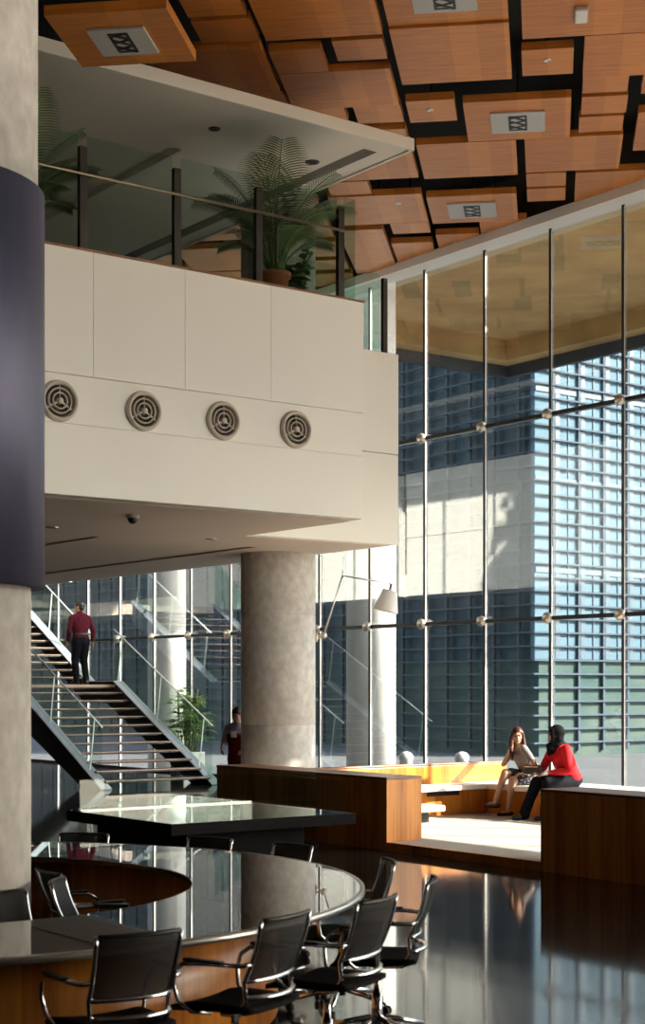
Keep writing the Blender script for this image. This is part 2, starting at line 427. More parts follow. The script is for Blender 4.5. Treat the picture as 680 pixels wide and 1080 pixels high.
def balustrade2():
    root = thing('glass_balustrade', 'short glass balustrade beside the facade, on the set-back mezzanine corner', 'balustrade')
    zt = 6.55
    for x, y in ((11.62, 17.0), (13.78, 17.0), (13.88, 18.3), (13.88, 19.9), (13.88, 22.8), (13.88, 24.8)):
        MB().bbox((x - .04, y - .03, zt), (x + .04, y + .03, zt + 1.05), .006).build('post', M['dark_glass_post'], root)
    MB().box((11.5, 17.0, zt), (13.7, 17.012, zt + 1.1)).build('glass_panel', M['rail_glass'], root)
    ys = [17.1, 18.3, 19.9, 22.8, 24.8, 26.3]
    for a, b in zip(ys, ys[1:]):
        if a == 18.3: continue
        MB().box((13.88, a + .05, zt), (13.892, b - .05, zt + 1.1)).build('glass_panel', M['rail_glass'], root)
balustrade2()

# upper floor slab, underside seen
def upper_slab():
    root = sempty('ceiling_slab')
    z = 8.4
    mb = MB()
    # underside split around one recessed slot
    mb.box((-2, BF, z), (9.78, 42, z + .12)); mb.box((9.98, BF, z), (12.17, 42, z + .12))
    mb.box((9.78, BF, z), (9.98, 16.2, z + .12)); mb.box((9.78, 16.2, z + .08), (9.98, 42, z + .12))
    mb.build('underside', M['slab'], root)
    MB().bbox((-2, BF - .05, z - .02), (12.22, BF, z + .13), .01).build('edge_band', M['slab'], root)
    MB().bbox((12.17, BF, z - .02), (12.22, 42, z + .13), .01).build('edge_band', M['slab'], root)
    MB().box((11.72, 14.85, z - .004), (11.92, 26, z + .01)).build('slot', M['wallbrown'], root)
upper_slab()

# ------------------------------------------------------------------ columns
def column(name, x, y, r, z1, m, joints=(), zb=0):
    prof = [(r, -1 if 'outside' in name else 0)]
    for j in joints: prof += [(r, j - .012), (r - .008, j - .004), (r - .008, j + .004), (r, j + .012)]
    prof.append((r, z1))
    o = MB().lathe(prof, 64).build(name, m, None, (x, y, 0)); return struct(o)
column('column_center', 13.42, 19.06, .555, 9.4, M['concrete'], (1.33, 2.95))
cl = sempty('column_near', (3.5, 8.6, 0))
MB().lathe([(.66, 0), (.66, 2.5)], 64).build('shaft', M['concrete'], cl)
MB().lathe([(.70, 4.70), (.70, 6.2), (.692, 6.21), (.692, 6.23), (.70, 6.24), (.70, 10.3)], 64).build('shaft', M['concrete'], cl)
MB().lathe([(.66, 2.47), (.738, 2.47), (.738, 4.74), (.69, 4.745)], 72).build('sleeve', M['sleeve'], cl)['label'] = 'dark blued steel sleeve'

# ------------------------------------------------------------------ wooden coffered ceiling, panels turned 45 degrees to the facade
def clip(poly, xmax):
    out = []
    for i, p in enumerate(poly):
        q = poly[(i + 1) % len(poly)]
        if p[0] <= xmax: out.append(p)
        if (p[0] <= xmax) != (q[0] <= xmax):
            t = (xmax - p[0]) / (q[0] - p[0]); out.append((xmax, p[1] + t * (q[1] - p[1])))
    return out
def pq(p, q): return ((p + q) / S2, (q - p) / S2)
ROT45 = -PI / 4
PANELS = [
    ('big', -1.80, -0.45, 15.9, 17.70, 0, 'large wood ceiling panel carrying the grey lamp plate at the top middle'),
    ('big', -1.80, -0.45, 17.72, 19.37, -.03, 'large wood ceiling panel just below the top middle lamp panel'),
    ('small', -1.82, -1.20, 20.01, 20.77, 0, 'small wood ceiling panel with a spot, left of the bright middle lamp panel'),
    ('big', -1.09, 0.28, 20.05, 21.50, -.04, 'wood ceiling panel carrying the bright lamp plate in the middle of the ceiling'),
    ('big', -1.81, -0.45, 21.52, 22.98, -.04, 'wood ceiling panel joined to the far left corner of the middle lamp panel'),
    ('big', -0.33, 1.00, 21.62, 23.03, 0, 'broad wood ceiling panel right of the middle lamp panel'),
    ('small', -0.33, 0.25, 23.19, 23.79, .03, 'short wood ceiling strip behind the broad right panel, nearer of two'),
    ('small', -0.33, 0.25, 23.90, 24.51, .03, 'short wood ceiling strip behind the broad right panel, farther of two'),
    ('big', 0.39, 1.75, 23.15, 24.50, 0, 'wood ceiling panel cut by the facade beam at the right'),
    ('small', 0.40, 0.98, 24.58, 25.6, .03, 'small wood ceiling piece tucked against the white facade beam'),
    ('big', -1.85, -0.49, 23.84, 25.22, -.04, 'wood ceiling panel carrying the lamp plate farthest from the camera'),
    ('big', -1.11, 0.27, 25.30, 26.76, 0, 'wood ceiling panel touching the facade beam beyond the farthest lamp'),
    ('small', -1.86, -1.15, 25.99, 27.17, 0, 'small wood ceiling panel with a spot, next to the facade beam'),
    ('small', -2.56, -1.94, 25.36, 25.94, .03, 'narrow wood ceiling strip left of the facade beam corner panel'),
    ('big', -3.35, -1.92, 23.72, 25.18, -.02, 'wood ceiling panel with a spot, left of the farthest lamp panel'),
    ('small', -3.29, -2.67, 23.08, 23.70, .0, 'small wood ceiling strip just right of the white slab tip, above the balcony palm'),
    ('big', -3.35, -1.90, 21.55, 23.02, 0, 'wood ceiling panel directly behind the white slab tip'),
    ('big', -3.44, -2.69, 25.46, 28.14, -.02, 'tall wood ceiling panel seen beside the last balcony post'),
    ('big', -2.64, -1.95, 26.39, 28.12, 0, 'wood ceiling panel right of the tall one beside the last balcony post'),
    ('big', -0.30, 1.30, 16.3, 18.20, -.03, 'large wood ceiling panel with a small light box in the top right corner'),
    ('big', 0.41, 1.30, 18.22, 19.47, -.03, 'wood ceiling panel at the right edge, above three narrow strips'),
    ('small', -0.32, 0.29, 18.60, 19.38, 0, 'small wood ceiling panel with a spot, below the top right light box'),
    ('small', 0.42, 0.98, 19.54, 20.14, .03, 'nearest of three narrow wood ceiling strips at the right'),
    ('small', 0.42, 1.00, 20.27, 20.88, .03, 'middle of three narrow wood ceiling strips at the right'),
    ('small', 0.40, 0.98, 20.98, 21.56, .03, 'farthest of three narrow wood ceiling strips at the right'),
    ('small', 1.15, 1.75, 19.54, 20.17, 0, 'short wood ceiling piece cut by the right picture edge'),
    ('big', 1.16, 1.90, 20.83, 22.30, 0, 'tall wood ceiling piece cut by the right picture edge'),
    ('big', -3.25, -1.89, 16.0, 17.90, 0, 'large wood ceiling panel left of the top middle lamp panel'),
    ('small', -2.50, -1.91, 18.02, 18.61, 0, 'small wood ceiling panel set in the notch left of the long dark joint'),
    ('small', -3.27, -2.65, 18.15, 18.84, -.02, 'small wood ceiling panel at the left of the dark notch'),
    ('big', -3.27, -1.91, 18.86, 20.05, -.02, 'wide wood ceiling panel above the sloping slab edge, next to the long dark joint'),
    ('small', -3.21, -2.64, 20.14, 20.70, .03, 'narrow wood ceiling strip cut by the slab edge, left one'),
    ('small', -2.52, -1.91, 20.18, 20.80, .03, 'narrow wood ceiling strip cut by the slab edge, right one'),
    ('small', -2.60, -1.91, 20.98, 21.50, 0, 'wood ceiling strip just above the white slab tip'),
    ('small', -4.00, -3.34, 16.3, 17.16, 0, 'small wood ceiling panel at the top left, upper of two'),
    ('small', -4.00, -3.33, 17.26, 17.89, 0, 'small wood ceiling panel at the top left, lower of two'),
    ('big', -4.75, -3.34, 17.97, 19.42, -.02, 'wide wood ceiling panel right of the low hung lamp panel, above the slab edge'),
    ('small', -3.93, -3.33, 19.50, 20.2, .03, 'wood ceiling strip under the wide panel near the slab edge'),
]
def ceiling_panel(p0, p1, q0, q1, dz, label, group=None, z=9.40, th=.10):
    poly = clip([pq(p0, q0), pq(p1, q0), pq(p1, q1), pq(p0, q1)], FX - .36)
    if len(poly) < 3: return None
    c = (sum(p[0] for p in poly) / len(poly), sum(p[1] for p in poly) / len(poly))
    # local coordinates turned to the panel's own axes
    loc = []
    for x, y in poly:
        dx, dy = x - c[0], y - c[1]
        loc.append((dx * math.cos(-PI / 4) - dy * math.sin(-PI / 4) if False else (dx - dy) / S2, (dx + dy) / S2))
    o = MB().prism(loc, 0, th).build('ceiling_panel', M['ceilwood'], None, (c[0], c[1], z + dz))
    o.rotation_euler = (0, 0, -PI / 4)
    # hangers up to the void
    MB().box((-.02, -.02, th), (.02, .02, 10.3 - z - dz)).build('hanger', M['steel_dark'], o)
    return tag(o, label, 'ceiling panel', group)
G = 'wood ceiling panels laid at an angle'
for kind, p0, p1, q0, q1, dz, lab in PANELS:
    ceiling_panel(p0, p1, q0, q1, dz, lab, G)
# panels of the far atrium, seen through the balcony glass
rnd = random.Random(3)
q = 20.6
p = -4.15
for lane in range(5):
    pR = -3.55 - lane * 1.45; pL = pR - 1.33
    q = 21.3 + lane * 1.1
    while q < 31 + lane * 1.0:
        h = rnd.choice((1.42, .62, 1.42, .9))
        cx, cy = pq((pL + pR) / 2, q + h / 2)
        if 12.6 < cx < 17.6 and cy < 33:
            if h < .8 and rnd.random() < .7:
                ceiling_panel(pL, pL + .62, q, q + h, .02, 'wood ceiling panel of the far atrium seen through the balcony glass', 'far atrium ceiling panels')
                ceiling_panel(pR - .62, pR, q, q + h, 0, 'wood ceiling panel of the far atrium seen through the balcony glass', 'far atrium ceiling panels')
            else:
                ceiling_panel(pL, pR, q, q + h, rnd.choice((0, -.03, .02)), 'wood ceiling panel of the far atrium seen through the balcony glass', 'far atrium ceiling panels')
        q += h + rnd.choice((.1, .1, .35))
# low hung panel, top left
hp = ceiling_panel(-4.62, -3.46, 13.95, 15.16, 0, 'low hung square wood panel with a lamp plate at the top left corner', G, z=8.1)

def lamp_plate(p0, p1, q0, q1, z, label, grille=.30):
    x, y = pq((p0 + p1) / 2, (q0 + q1) / 2)
    root = thing('ceiling_lamp', label, 'ceiling lamp', (x, y, z), -PI / 4, 'grey lamp plates in the wood ceiling')
    w, h = (p1 - p0) / 2, (q1 - q0) / 2
    MB().bbox((-w, -h, -.025), (w, h, 0), .006).build('plate', M['lampplate'], root)
    a = w * grille; b = h * .72
    g = MB()
    g.box((-a, -b, -.032), (a, -b + .03, -.024)); g.box((-a, b - .03, -.032), (a, b, -.024))
    for s in (-1, 1): g.box((s * a - .015, -b, -.032), (s * a + .015, b, -.024))
    n = 3
    for i in range(n):
        y0 = -b + (2 * b) * i / n; y1 = -b + (2 * b) * (i + 1) / n
        g.bar((-a, y0, -.03), (a, y1, -.03), .03, .012); g.bar((a, y0, -.03), (-a, (y0 + y1) / 2, -.03), .02, .012)
    g.build('grille', M['grille'], root)
    return root
lamp_plate(-1.48, -.78, 16.70, 17.37, 9.40, 'grey lamp plate with zigzag grille at the top middle of the ceiling')
lamp_plate(-.76, -.05, 20.44, 21.17, 9.36, 'grey lamp plate with zigzag grille in the middle of the ceiling')
lamp_plate(-1.56, -.81, 24.18, 24.93, 9.36, 'grey lamp plate with zigzag grille nearest the glass facade')
lamp_plate(-4.32, -3.76, 14.28, 14.88, 8.10, 'grey lamp plate with zigzag grille on the low hung panel')
lb = thing('light_box', 'small square white light box on the top right ceiling panel', 'ceiling lamp', (*pq(.355, 17.57), 9.37), -PI / 4)
MB().bbox((-.075, -.18, -.05), (.075, .18, 0), .01).build('housing', M['lampplate'], lb)
MB().bbox((-.06, -.16, -.056), (.06, .16, -.05), .004).build('diffuser', M['potwhite'], lb)
def spot(x, y, z, label, grp, r=.045, dark=False):
    root = thing('downlight', label, 'downlight', (x, y, z), 0, grp)
    MB().lathe([(r * .6, -.002), (r * .75, -.014), (r, -.010), (r, 0)], 20, caps=False).build('rim', M['grille'] if dark else M['alu'], root)
    MB().lathe([(0, -.003), (r * .6, -.003)], 20, caps=False).build('lens', M['ventdark'] if dark else M['potwhite'], root)
spot(*pq(-1.53, 20.34), 9.40, 'tiny spot in the small panel left of the middle lamp', 'spots in the wood ceiling')
spot(*pq(-.02, 18.92), 9.40, 'tiny spot in the small panel at the upper right', 'spots in the wood ceiling')
spot(*pq(-2.31, 24.14), 9.38, 'tiny spot in the panel left of the farthest lamp', 'spots in the wood ceiling')
spot(*pq(-1.56, 26.50), 9.40, 'tiny spot in the small panel next to the facade beam', 'spots in the wood ceiling')
# soffit fittings
spot(8.9, 17.48, ZS - .012, 'downlight in the mezzanine soffit beside the sleeved column', 'soffit downlights', .08)
spot(11.3, 17.6, ZS - .012, 'downlight in the mezzanine soffit toward the concrete column', 'soffit downlights', .08)
spot(11.5, 15.6, 8.398, 'dark downlight in the white slab right of the balcony palm top', 'slab downlights', .09, True)
spot(9.9, 15.35, 8.398, 'dark downlight in the white slab left above the balcony palm', 'slab downlights', .07, True)
dc = thing('dome_camera', 'black dome camera under the mezzanine soffit', 'camera', (9.0, 15.68, ZS - .012))
MB().lathe([(.0, 0), (.075, 0), (.078, -.03), (.06, -.04)], 24, caps=False).build('base', M['vent'], dc)
MB().ell((0, 0, -.045), (.058, .058, .06)).build('dome', M['black'], dc)

# ------------------------------------------------------------------ wooden seating enclosure
def wood_block(name, label, cat, x0, x1, y0, y1, z1, z0=0):
    c = ((x0 + x1) / 2, (y0 + y1) / 2, z0)
    t = thing(name, label, cat, c)
    a, b = (x1 - x0) / 2, (y1 - y0) / 2
    MB().bbox((-a, -b, .0), (a, b, z1 - z0 - .03), .004).build('body', M['wood'], t)
    MB().bbox((-a - .004, -b - .004, z1 - z0 - .03), (a + .004, b + .004, z1 - z0), .004).build('top_cap', M['woodtrim'], t)
    return t
wood_block('wooden_partition', 'low orange wood partition left of the opening, with its square end facing the step', 'partition', 11.40, 11.93, 14.02, 17.62, .85)
wood_block('wooden_partition', 'low dark wood partition right of the opening, at the right picture edge', 'partition', 11.40, 11.95, 4.5, 11.52, .85)
wood_block('wooden_partition', 'long orange wood partition behind the white bench, running to the facade', 'partition', 11.95, 16.0, 16.86, 17.05, .80, .10)
pf = sempty('floor_platform')
MB().box((11.46, 4.5, 0), (17.75, 19, .10)).build('carpet', M['carpet'], pf)
MB().bbox((11.40, 11.53, 0), (11.46, 14.01, .102), .004).build('edge_board', M['wood'], pf)
b1 = thing('bench', 'white topped bench along the orange wood partition', 'bench', (13.6, 16.58, .10))
MB().bbox((-1.6, -.26, .35), (1.49, .265, .42), .012).build('seat', M['bench'], b1)
MB().bbox((-1.6, -.06, 0), (1.66, .265, .345), .004).build('base', M['wood'], b1)
MB().bbox((.55, -.068, .27), (1.15, -.05, .33), .006).build('slot', M['black'], b1)
b2 = thing('bench', 'pale bench along the glass facade on which the two women sit', 'bench', (15.70, 10.0, .10))
MB().bbox((-.60, -5.4, .35), (.62, 6.84, .42), .012).build('seat', M['bench'], b2)
MB().bbox((-.42, -5.4, 0), (.58, 6.84, .35), .004).build('base', M['wood'], b2)
st = thing('low_seat', 'short low grey seat block in front of the white bench', 'seat', (13.4, 15.76, .10))
MB().bbox((-.78, -.20, .15), (.26, .20, .235), .02).build('cushion', M['lampplate'], st)
MB().bbox((-.7, .0, 0), (.14, .16, .15), .005).build('plinth', M['black'], st)
gs = thing('glass_screen', 'low clear glass screen in front of the left orange partition', 'glass screen', (11.05, 16.0, 0))
MB().box((-.006, -1.1, .05), (.006, 1.3, .86)).build('pane', M['rail_glass'], gs)
MB().bbox((-.03, -1.1, 0), (.03, 1.3, .05), .005).build('base_rail', M['steel_dark'], gs)

# ------------------------------------------------------------------ staircase
def staircase():
    root = thing('staircase', 'dark steel staircase with open treads and glass sides at the left', 'staircase', (15.2, 25.4, 0))
    oy = 25.4
    y0, y1, z1 = 25.46 - oy, 29.25 - oy, 1.94
    y2, y3, z3 = 30.5 - oy, 34.1 - oy, 3.95
    xa, xb = -1.2, 1.2
    def plate(x, w, depth):
        pts = [(y0 - .1, -.0), (y1, z1 + .05), (y2, z1 + .05), (y3, z3 + .05)]
        poly = [(y0 - .12, .0), (y1 - .05, z1 + .06), (y2 - .1, z1 + .06), (y3, z3 + .06), (y3, z3 - depth), (y2 + .2, z1 - depth + .05), (y1 + .35, z1 - depth), (y0 + .75, .0)]
        n = len(poly)
        vs = [(x - w / 2, a, b) for a, b in poly] + [(x + w / 2, a, b) for a, b in poly]
        fs = [tuple(range(n)), tuple(range(n, 2 * n))[::-1]] + [(i, n + i, n + (i + 1) % n, (i + 1) % n) for i in range(n)]
        MB().add(vs, fs).build('stringer', M['stringer'], root)
        cap = MB()
        for (a, b), (c, d) in zip(poly[:4], poly[1:4]):
            cap.bar((x, a, b + .012), (x, c, d + .012), w + .13, .02)
        cap.build('stringer_cap', M['stringer_cap'], root)
    plate(xa, .09, .48); plate(xb, .09, .40)
    n1 = 11
    for i in range(1, n1 + 1):
        y = y0 + (y1 - y0) * (i - 1) / n1 + .02; z = z1 * i / (n1 + 1)
        t = MB().bbox((xa + .05, y, z - .05), (xb - .05, y + .33, z), .006).build('tread', M['tread'], root)
        MB().box((xa + .05, y - .012, z - .018), (xb - .05, y, z + .002)).build('nosing', M['nosing'], t)
    t = MB().bbox((xa + .05, y1 - .02, z1 - .09), (xb - .05, y2 + .06, z1), .006).build('landing', M['tread'], root)
    MB().box((xa + .05, y1 - .032, z1 - .06), (xb - .05, y1 - .02, z1 + .002)).build('nosing', M['nosing'], t)
    n2 = 11
    for i in range(1, n2 + 1):
        y = y2 + (y3 - y2) * (i - 1) / n2 + .06; z = z1 + (z3 - z1) * i / (n2 + 1)
        t = MB().bbox((xa + .05, y, z - .05), (xb - .05, y + .33, z), .006).build('tread', M['tread'], root)
        MB().box((xa + .05, y - .012, z - .018), (xb - .05, y, z + .002)).build('nosing', M['nosing'], t)
    def rail(x):
        H = 1.12
        def zz(y):
            if y <= y1: return z1 * (y - y0) / (y1 - y0)
            if y <= y2: return z1
            return z1 + (z3 - z1) * (y - y2) / (y3 - y2)
        segs = [(y0 + .05, y1 + .1), (y2 - .1, y3)]
        for a, b in segs:
            za, zb = zz(max(a, y0)), zz(min(b, y3))
            if a < y1: zb = z1 + (b - y1) * .5
            MB().tube([(x, a, za + H), (x, b, zb + H)], .015).build('handrail', M['palemetal'], root)
            vs = [(x - .006, a, za + .08), (x - .006, b, zb + .08), (x - .006, b, zb + H - .03), (x - .006, a, za + H - .03)]
            vs += [(p[0] + .012, p[1], p[2]) for p in vs]
            MB().add(vs, [(0, 1, 2, 3), (7, 6, 5, 4), (0, 4, 5, 1), (1, 5, 6, 2), (2, 6, 7, 3), (3, 7, 4, 0)]).build('glass_panel', M['rail_glass'], root)
            for f in (.08, .5, .92):
                y = a + (b - a) * f; z = za + (zb - za) * f
                MB().bar((x, y + .18, z + .02), (x, y - .02, z + H), .022, .010).build('rail_post', M['palemetal'], root)
    rail(xa); rail(xb)
    return root
staircase()
struct(MB().box((13.98, 34.1, 3.7), (16.6, 40, 3.95)).build('floor_landing', M['soffit']))

# ------------------------------------------------------------------ ring counter, desk
RC = (3.5, 8.62)
rt = thing('ring_counter', 'large ring shaped counter with polished black top around the sleeved column', 'counter', (*RC, 0))
MB().lathe([(1.60, .72), (2.57, .72), (2.575, .735), (2.575, .748), (2.57, .752), (1.605, .752), (1.60, .748), (1.60, .72)], 128, smooth=False, caps=False).build('counter_top', M['granite'], rt)
MB().lathe([(2.576, .716), (2.60, .722), (2.60, .750), (2.576, .755), (2.576, .716)], 128, caps=False).build('edge_band', M['edge'], rt)
MB().lathe([(2.06, .04), (2.10, .04), (2.10, .718), (2.06, .718), (2.06, .04)], 128, smooth=True, caps=False).build('apron', M['wood'], rt)
MB().lathe([(2.00, 0), (2.04, 0), (2.04, .05), (2.00, .05), (2.00, 0)], 96, caps=False).build('plinth', M['black'], rt)
dk = thing('reception_desk', 'dark rectangular reception desk with a glossy glass top behind the ring counter', 'desk', (7.62, 12.1, 0))
MB().prism([(-.95, -1.12), (.93, -1.12), (.95, 1.75), (-.95, .68)], .735, .775).build('desk_top', M['deskglass'], dk)
MB().prism([(-.965, -1.135), (.945, -1.135), (.965, 1.77), (-.965, .69)], .68, .7735).build('top_frame', M['deskdark'], dk)
MB().bbox((-.62, -.80, 0), (.62, .75, .68), .006).build('body', M['deskdark'], dk)
ds = thing('glass_screen', 'upright clear glass screen standing on the dark reception desk', 'glass screen', (7.62, 12.6, .776))
MB().box((-.93, .0, .012), (.93, .012, .28)).build('pane', M['rail_glass'], ds)
MB().bbox((-.93, -.012, 0), (.93, .022, .012), .003).build('base_rail', M['alu'], ds)
MB().box((.92, -1.5, .012), (.932, -.02, .28)).build('pane', M['rail_glass'], ds)

# ------------------------------------------------------------------ chairs
def make_chair():
    root = thing('office_chair', '', 'chair')
    # seat
    mb = MB(); nx, ny = 8, 8
    top = []; vs = []; fs = []
    for side in (0, 1):
        for j in range(ny + 1):
            for i in range(nx + 1):
                x = -.205 + .41 * i / nx; y = -.22 + .45 * j / ny
                e = max(abs(x) / .205, abs(y - .005) / .225)
                z = .475 - .012 * (1 - (x / .205) ** 2) - .035 * max(0, (y - .1) / .13) ** 2
                if side: z -= .045 * (1 - .5 * e ** 6)
                vs.append((x, y, z))
    n = (nx + 1) * (ny + 1); W = nx + 1
    for j in range(ny):
        for i in range(nx):
            a = j * W + i
            fs.append((a, a + 1, a + W + 1, a + W)); fs.append((n + a, n + a + W, n + a + W + 1, n + a + 1))
    ring = [i for i in range(W)] + [j * W + nx for j in range(1, ny + 1)] + [ny * W + i for i in range(nx - 1, -1, -1)] + [j * W for j in range(ny - 1, 0, -1)]
    for a, b in zip(ring, ring[1:] + ring[:1]): fs.append((a, n + a, n + b, b))
    mb.add(vs, fs, True).build('seat', M['blackfab'], root)
    # back, curved sheet
    def bp(u, t):   # u -1..1, t 0..1
        x = u * (.178 + .010 * t); y = -.215 - .10 * t - .025 * math.sin(t * PI) * .6 - .035 * (1 - u * u) + .03; z = .585 + .285 * t
        return (x, y, z)
    nu, nt = 10, 8; vs = []; fs = []
    for s in (0, 1):
        for t in range(nt + 1):
            for u in range(nu + 1):
                q = bp(-1 + 2 * u / nu, t / nt); vs.append((q[0], q[1] + s * .010, q[2]))
    n = (nu + 1) * (nt + 1); W = nu + 1
    for t in range(nt):
        for u in range(nu):
            a = t * W + u
            fs.append((a, a + W, a + W + 1, a + 1)); fs.append((n + a, n + a + 1, n + a + W + 1, n + a + W))
    ring = [i for i in range(W)] + [j * W + nu for j in range(1, nt + 1)] + [nt * W + i for i in range(nu - 1, -1, -1)] + [j * W for j in range(nt - 1, 0, -1)]
    for a, b in zip(ring, ring[1:] + ring[:1]): fs.append((a, b, n + b, n + a))
    MB().add(vs, fs, True).build('backrest', M['weave'], root)
    for s in (-1, 1):
        pts = [bp(s * 1.04, t / 8) for t in range(9)]
        pts = [(s * .175, -.05, .43), (s * .178, -.15, .435), (s * .181, -.19, .50)] + pts
        MB().tube(pts, .011, 8).build('back_frame', M['chrome'], root)
    MB().tube([bp(-1 + 2 * u / 10, 1.0) for u in range(11)], .010, 8).build('top_rail', M['black'], root)
    MB().tube([(q[0] * 1.03, q[1] - .008, q[2]) for q in (bp(-1 + 2 * u / 10, .02) for u in range(11))], .012, 8).build('lumbar_rail', M['chrome'], root)
    MB().tube([(-.185 + .037 * u, -.20 - .06 * (1 - (u / 5 - 1) ** 2), .515) for u in range(11)], .012, 8).build('lumbar_rail', M['chrome'], root)
    for s in (-1, 1):
        pts = [bp(s * 1.04, .30)]
        pts += [(s * .225, -.20, .665), (s * .255, -.12, .668), (s * .262, 0, .665), (s * .262, .10, .655), (s * .257, .15, .62), (s * .25, .165, .56), (s * .235, .15, .48), (s * .20, .10, .43), (s * .12, .05, .415)]
        a = MB().tube(pts, .011, 8).build('armrest', M['chrome'], root)
        MB().bbox((s * .262 - .020, -.12, .670), (s * .262 + .020, .09, .685), .006).build('arm_pad', M['black'], a)
    MB().lathe([(.028, .09), (.028, .26), (.019, .262), (.019, .40), (.06, .405), (.06, .42)], 18).build('gas_column', M['chrome'], root)
    for k in range(5):
        a = k * 2 * PI / 5 + .3
        c, s = math.cos(a), math.sin(a)
        leg = MB().tube([(.02 * c, .02 * s, .13), (.15 * c, .15 * s, .105), (.29 * c, .29 * s, .07)], .015, 8, radii=[.020, .016, .012]).build('leg', M['chrome'], root)
        w = MB()
        for d in (-.016, .016):
            w.lathe([(0, -.009), (.026, -.009), (.028, 0), (.026, .009), (0, .009)], 14, mtx=T(.30 * c - d * s, .30 * s + d * c, .028, a, PI / 2, 0), caps=False)
        w.tube([(.29 * c, .29 * s, .07), (.30 * c, .30 * s, .03)], .007, 6)
        w.build('caster', M['black'], leg)
    return root
ch0 = make_chair(); first = [True]
def place_chair(x, y, face, label, group='chairs around the ring counter', rnd_=0, h=1.0):
    """face: direction the sitter looks, as an angle of the plan"""
    c = ch0 if first[0] else copy_tree(ch0); first[0] = False
    c.location = (x, y, 0); c.rotation_euler = (0, 0, face - PI / 2 + rnd_); c.scale = (1, 1, h); relabel(c, label, group); return c
def around(deg, dist, label, inward=True, tw=0, h=1.0):
    a = math.radians(deg)
    place_chair(RC[0] + dist * math.cos(a), RC[1] + dist * math.sin(a), a + (PI if inward else 0), label, rnd_=tw, h=h)
around(266.0, 2.66, 'black mesh office chair in front of the wooden counter drum, leftmost at the picture bottom')
around(280.5, 2.66, 'black mesh office chair at the bottom of the picture, next to the leftmost one', tw=.18)
around(295.0, 2.70, 'black mesh office chair at bottom right whose chrome base shows on the dark floor', tw=-.05)
around(310.0, 2.72, 'black mesh office chair farthest right at the ring counter', tw=.1)
around(327.5, 2.47, 'black mesh office chair seen behind the right end of the ring counter', tw=.05)
around(23.0, 2.74, 'black office chair between the ring counter and the reception desk, middle one', h=.89)
around(8.0, 2.74, 'black office chair between the ring counter and the reception desk, near its right end', h=.89)
around(43.0, 2.72, 'black office chair beyond the ring counter close to the sleeved column', h=.89)
around(-4, 1.12, 'black office chair inside the ring, farther one with a bright chrome arm', False, h=.90)
around(-38, 1.12, 'black office chair inside the ring, middle one with a curved chrome arm', False, h=.90)
around(-80, 1.10, 'black office chair inside the ring, in front of the foot of the sleeved column', False, h=.90)

# ------------------------------------------------------------------ swing arm lamp on the facade
def swing_lamp():
    # local X runs away from the column
    root = thing('swing_arm_lamp', 'slender swing arm lamp with a white shade fixed to the round concrete column', 'lamp', (13.865, 18.725, 2.63), -.6417)
    mb = MB().lathe([(0, 0), (.07, 0), (.07, .03), (.03, .05), (0, .05)], 20, mtx=T(-.01, 0, 0, 0, 0, PI / 2), caps=False)
    mb.tube([(0, 0, 0), (.12, 0, .03)], .03)
    mb.ell((.12, 0, .03), (.05, .05, .05)).build('mount', M['clamp'], root)
    j = (.40, 0, .92); e = (1.13, 0, .80)
    MB().tube([(.12, 0, .03), j], .014).build('lower_arm', M['alu'], root)
    MB().tube([(j[0], 0, j[2] + .07), j, e], .012).build('upper_arm', M['alu'], root)
    R = Matrix.Translation(e) @ Euler((.0, .22, 0)).to_matrix().to_4x4()
    mb = MB()
    mb.lathe([(.11, -.10), (.19, -.42)], 32, mtx=R, caps=False); mb.lathe([(.108, -.10), (.187, -.42)], 32, mtx=R, caps=False); mb.build('shade', M['lampshade'], root)
    MB().lathe([(0, 0), (.022, 0), (.026, -.10), (.108, -.105)], 20, mtx=R, caps=False).build('socket', M['alu'], root)
swing_lamp()

# ------------------------------------------------------------------ plants
def leaf_blade(mb, base, d, n, length, w, droop=.0, segs=3):
    """tapering leaf: base point, direction, normal"""
    d = d.normalized(); side = d.cross(n).normalized(); pts = []
    for i in range(segs + 1):
        t = i / segs
        c = base + d * (length * t) + Vector((0, 0, -droop * length * t * t))
        ww = w * (math.sin(PI * min(.97, .15 + .82 * t)) if t < 1 else .05)
        pts.append((c - side * ww / 2, c + side * ww / 2))
    vs = [p for pr in pts for p in pr]
    mb.add(vs, [(2 * i, 2 * i + 1, 2 * i + 3, 2 * i + 2) for i in range(segs)], False)
def palm_frond(r, az, lean, length, start_h, curl):
    mb = MB(); pts = []
    d = Vector((math.cos(az), math.sin(az), 0)); up = Vector((0, 0, 1))
    pos = d * r + up * .02; n = 26
    ang = lean * .35
    for i in range(n + 1):
        t = i / n
        pts.append(pos.copy())
        a = lean * .35 + (lean + curl - lean * .35) * t ** 1.6
        pos = pos + (d * math.sin(a) + up * math.cos(a)) * (length / n)
    mb.tube(pts, .01, 5, radii=[.011 * (1 - .8 * i / n) + .002 for i in range(n + 1)])
    side = d.cross(up).normalized()
    s0 = int(n * start_h)
    for i in range(s0 * 2, n * 2):
        f = i / 2; k = int(f); fr = f - k
        if k >= n: break
        p = pts[k].lerp(pts[k + 1], fr); tg = (pts[k + 1] - pts[k]).normalized()
        t = (f - s0) / (n - s0)
        L = length * .27 * (math.sin(PI * (.12 + .80 * t)) ** .8) + .04
        nn = side.cross(tg).normalized()
        for s in (-1, 1):
            dd = (side * s * .95 + tg * .50 + nn * .15).normalized()
            leaf_blade(mb, p, dd, nn, L, .017, .30)
    return mb
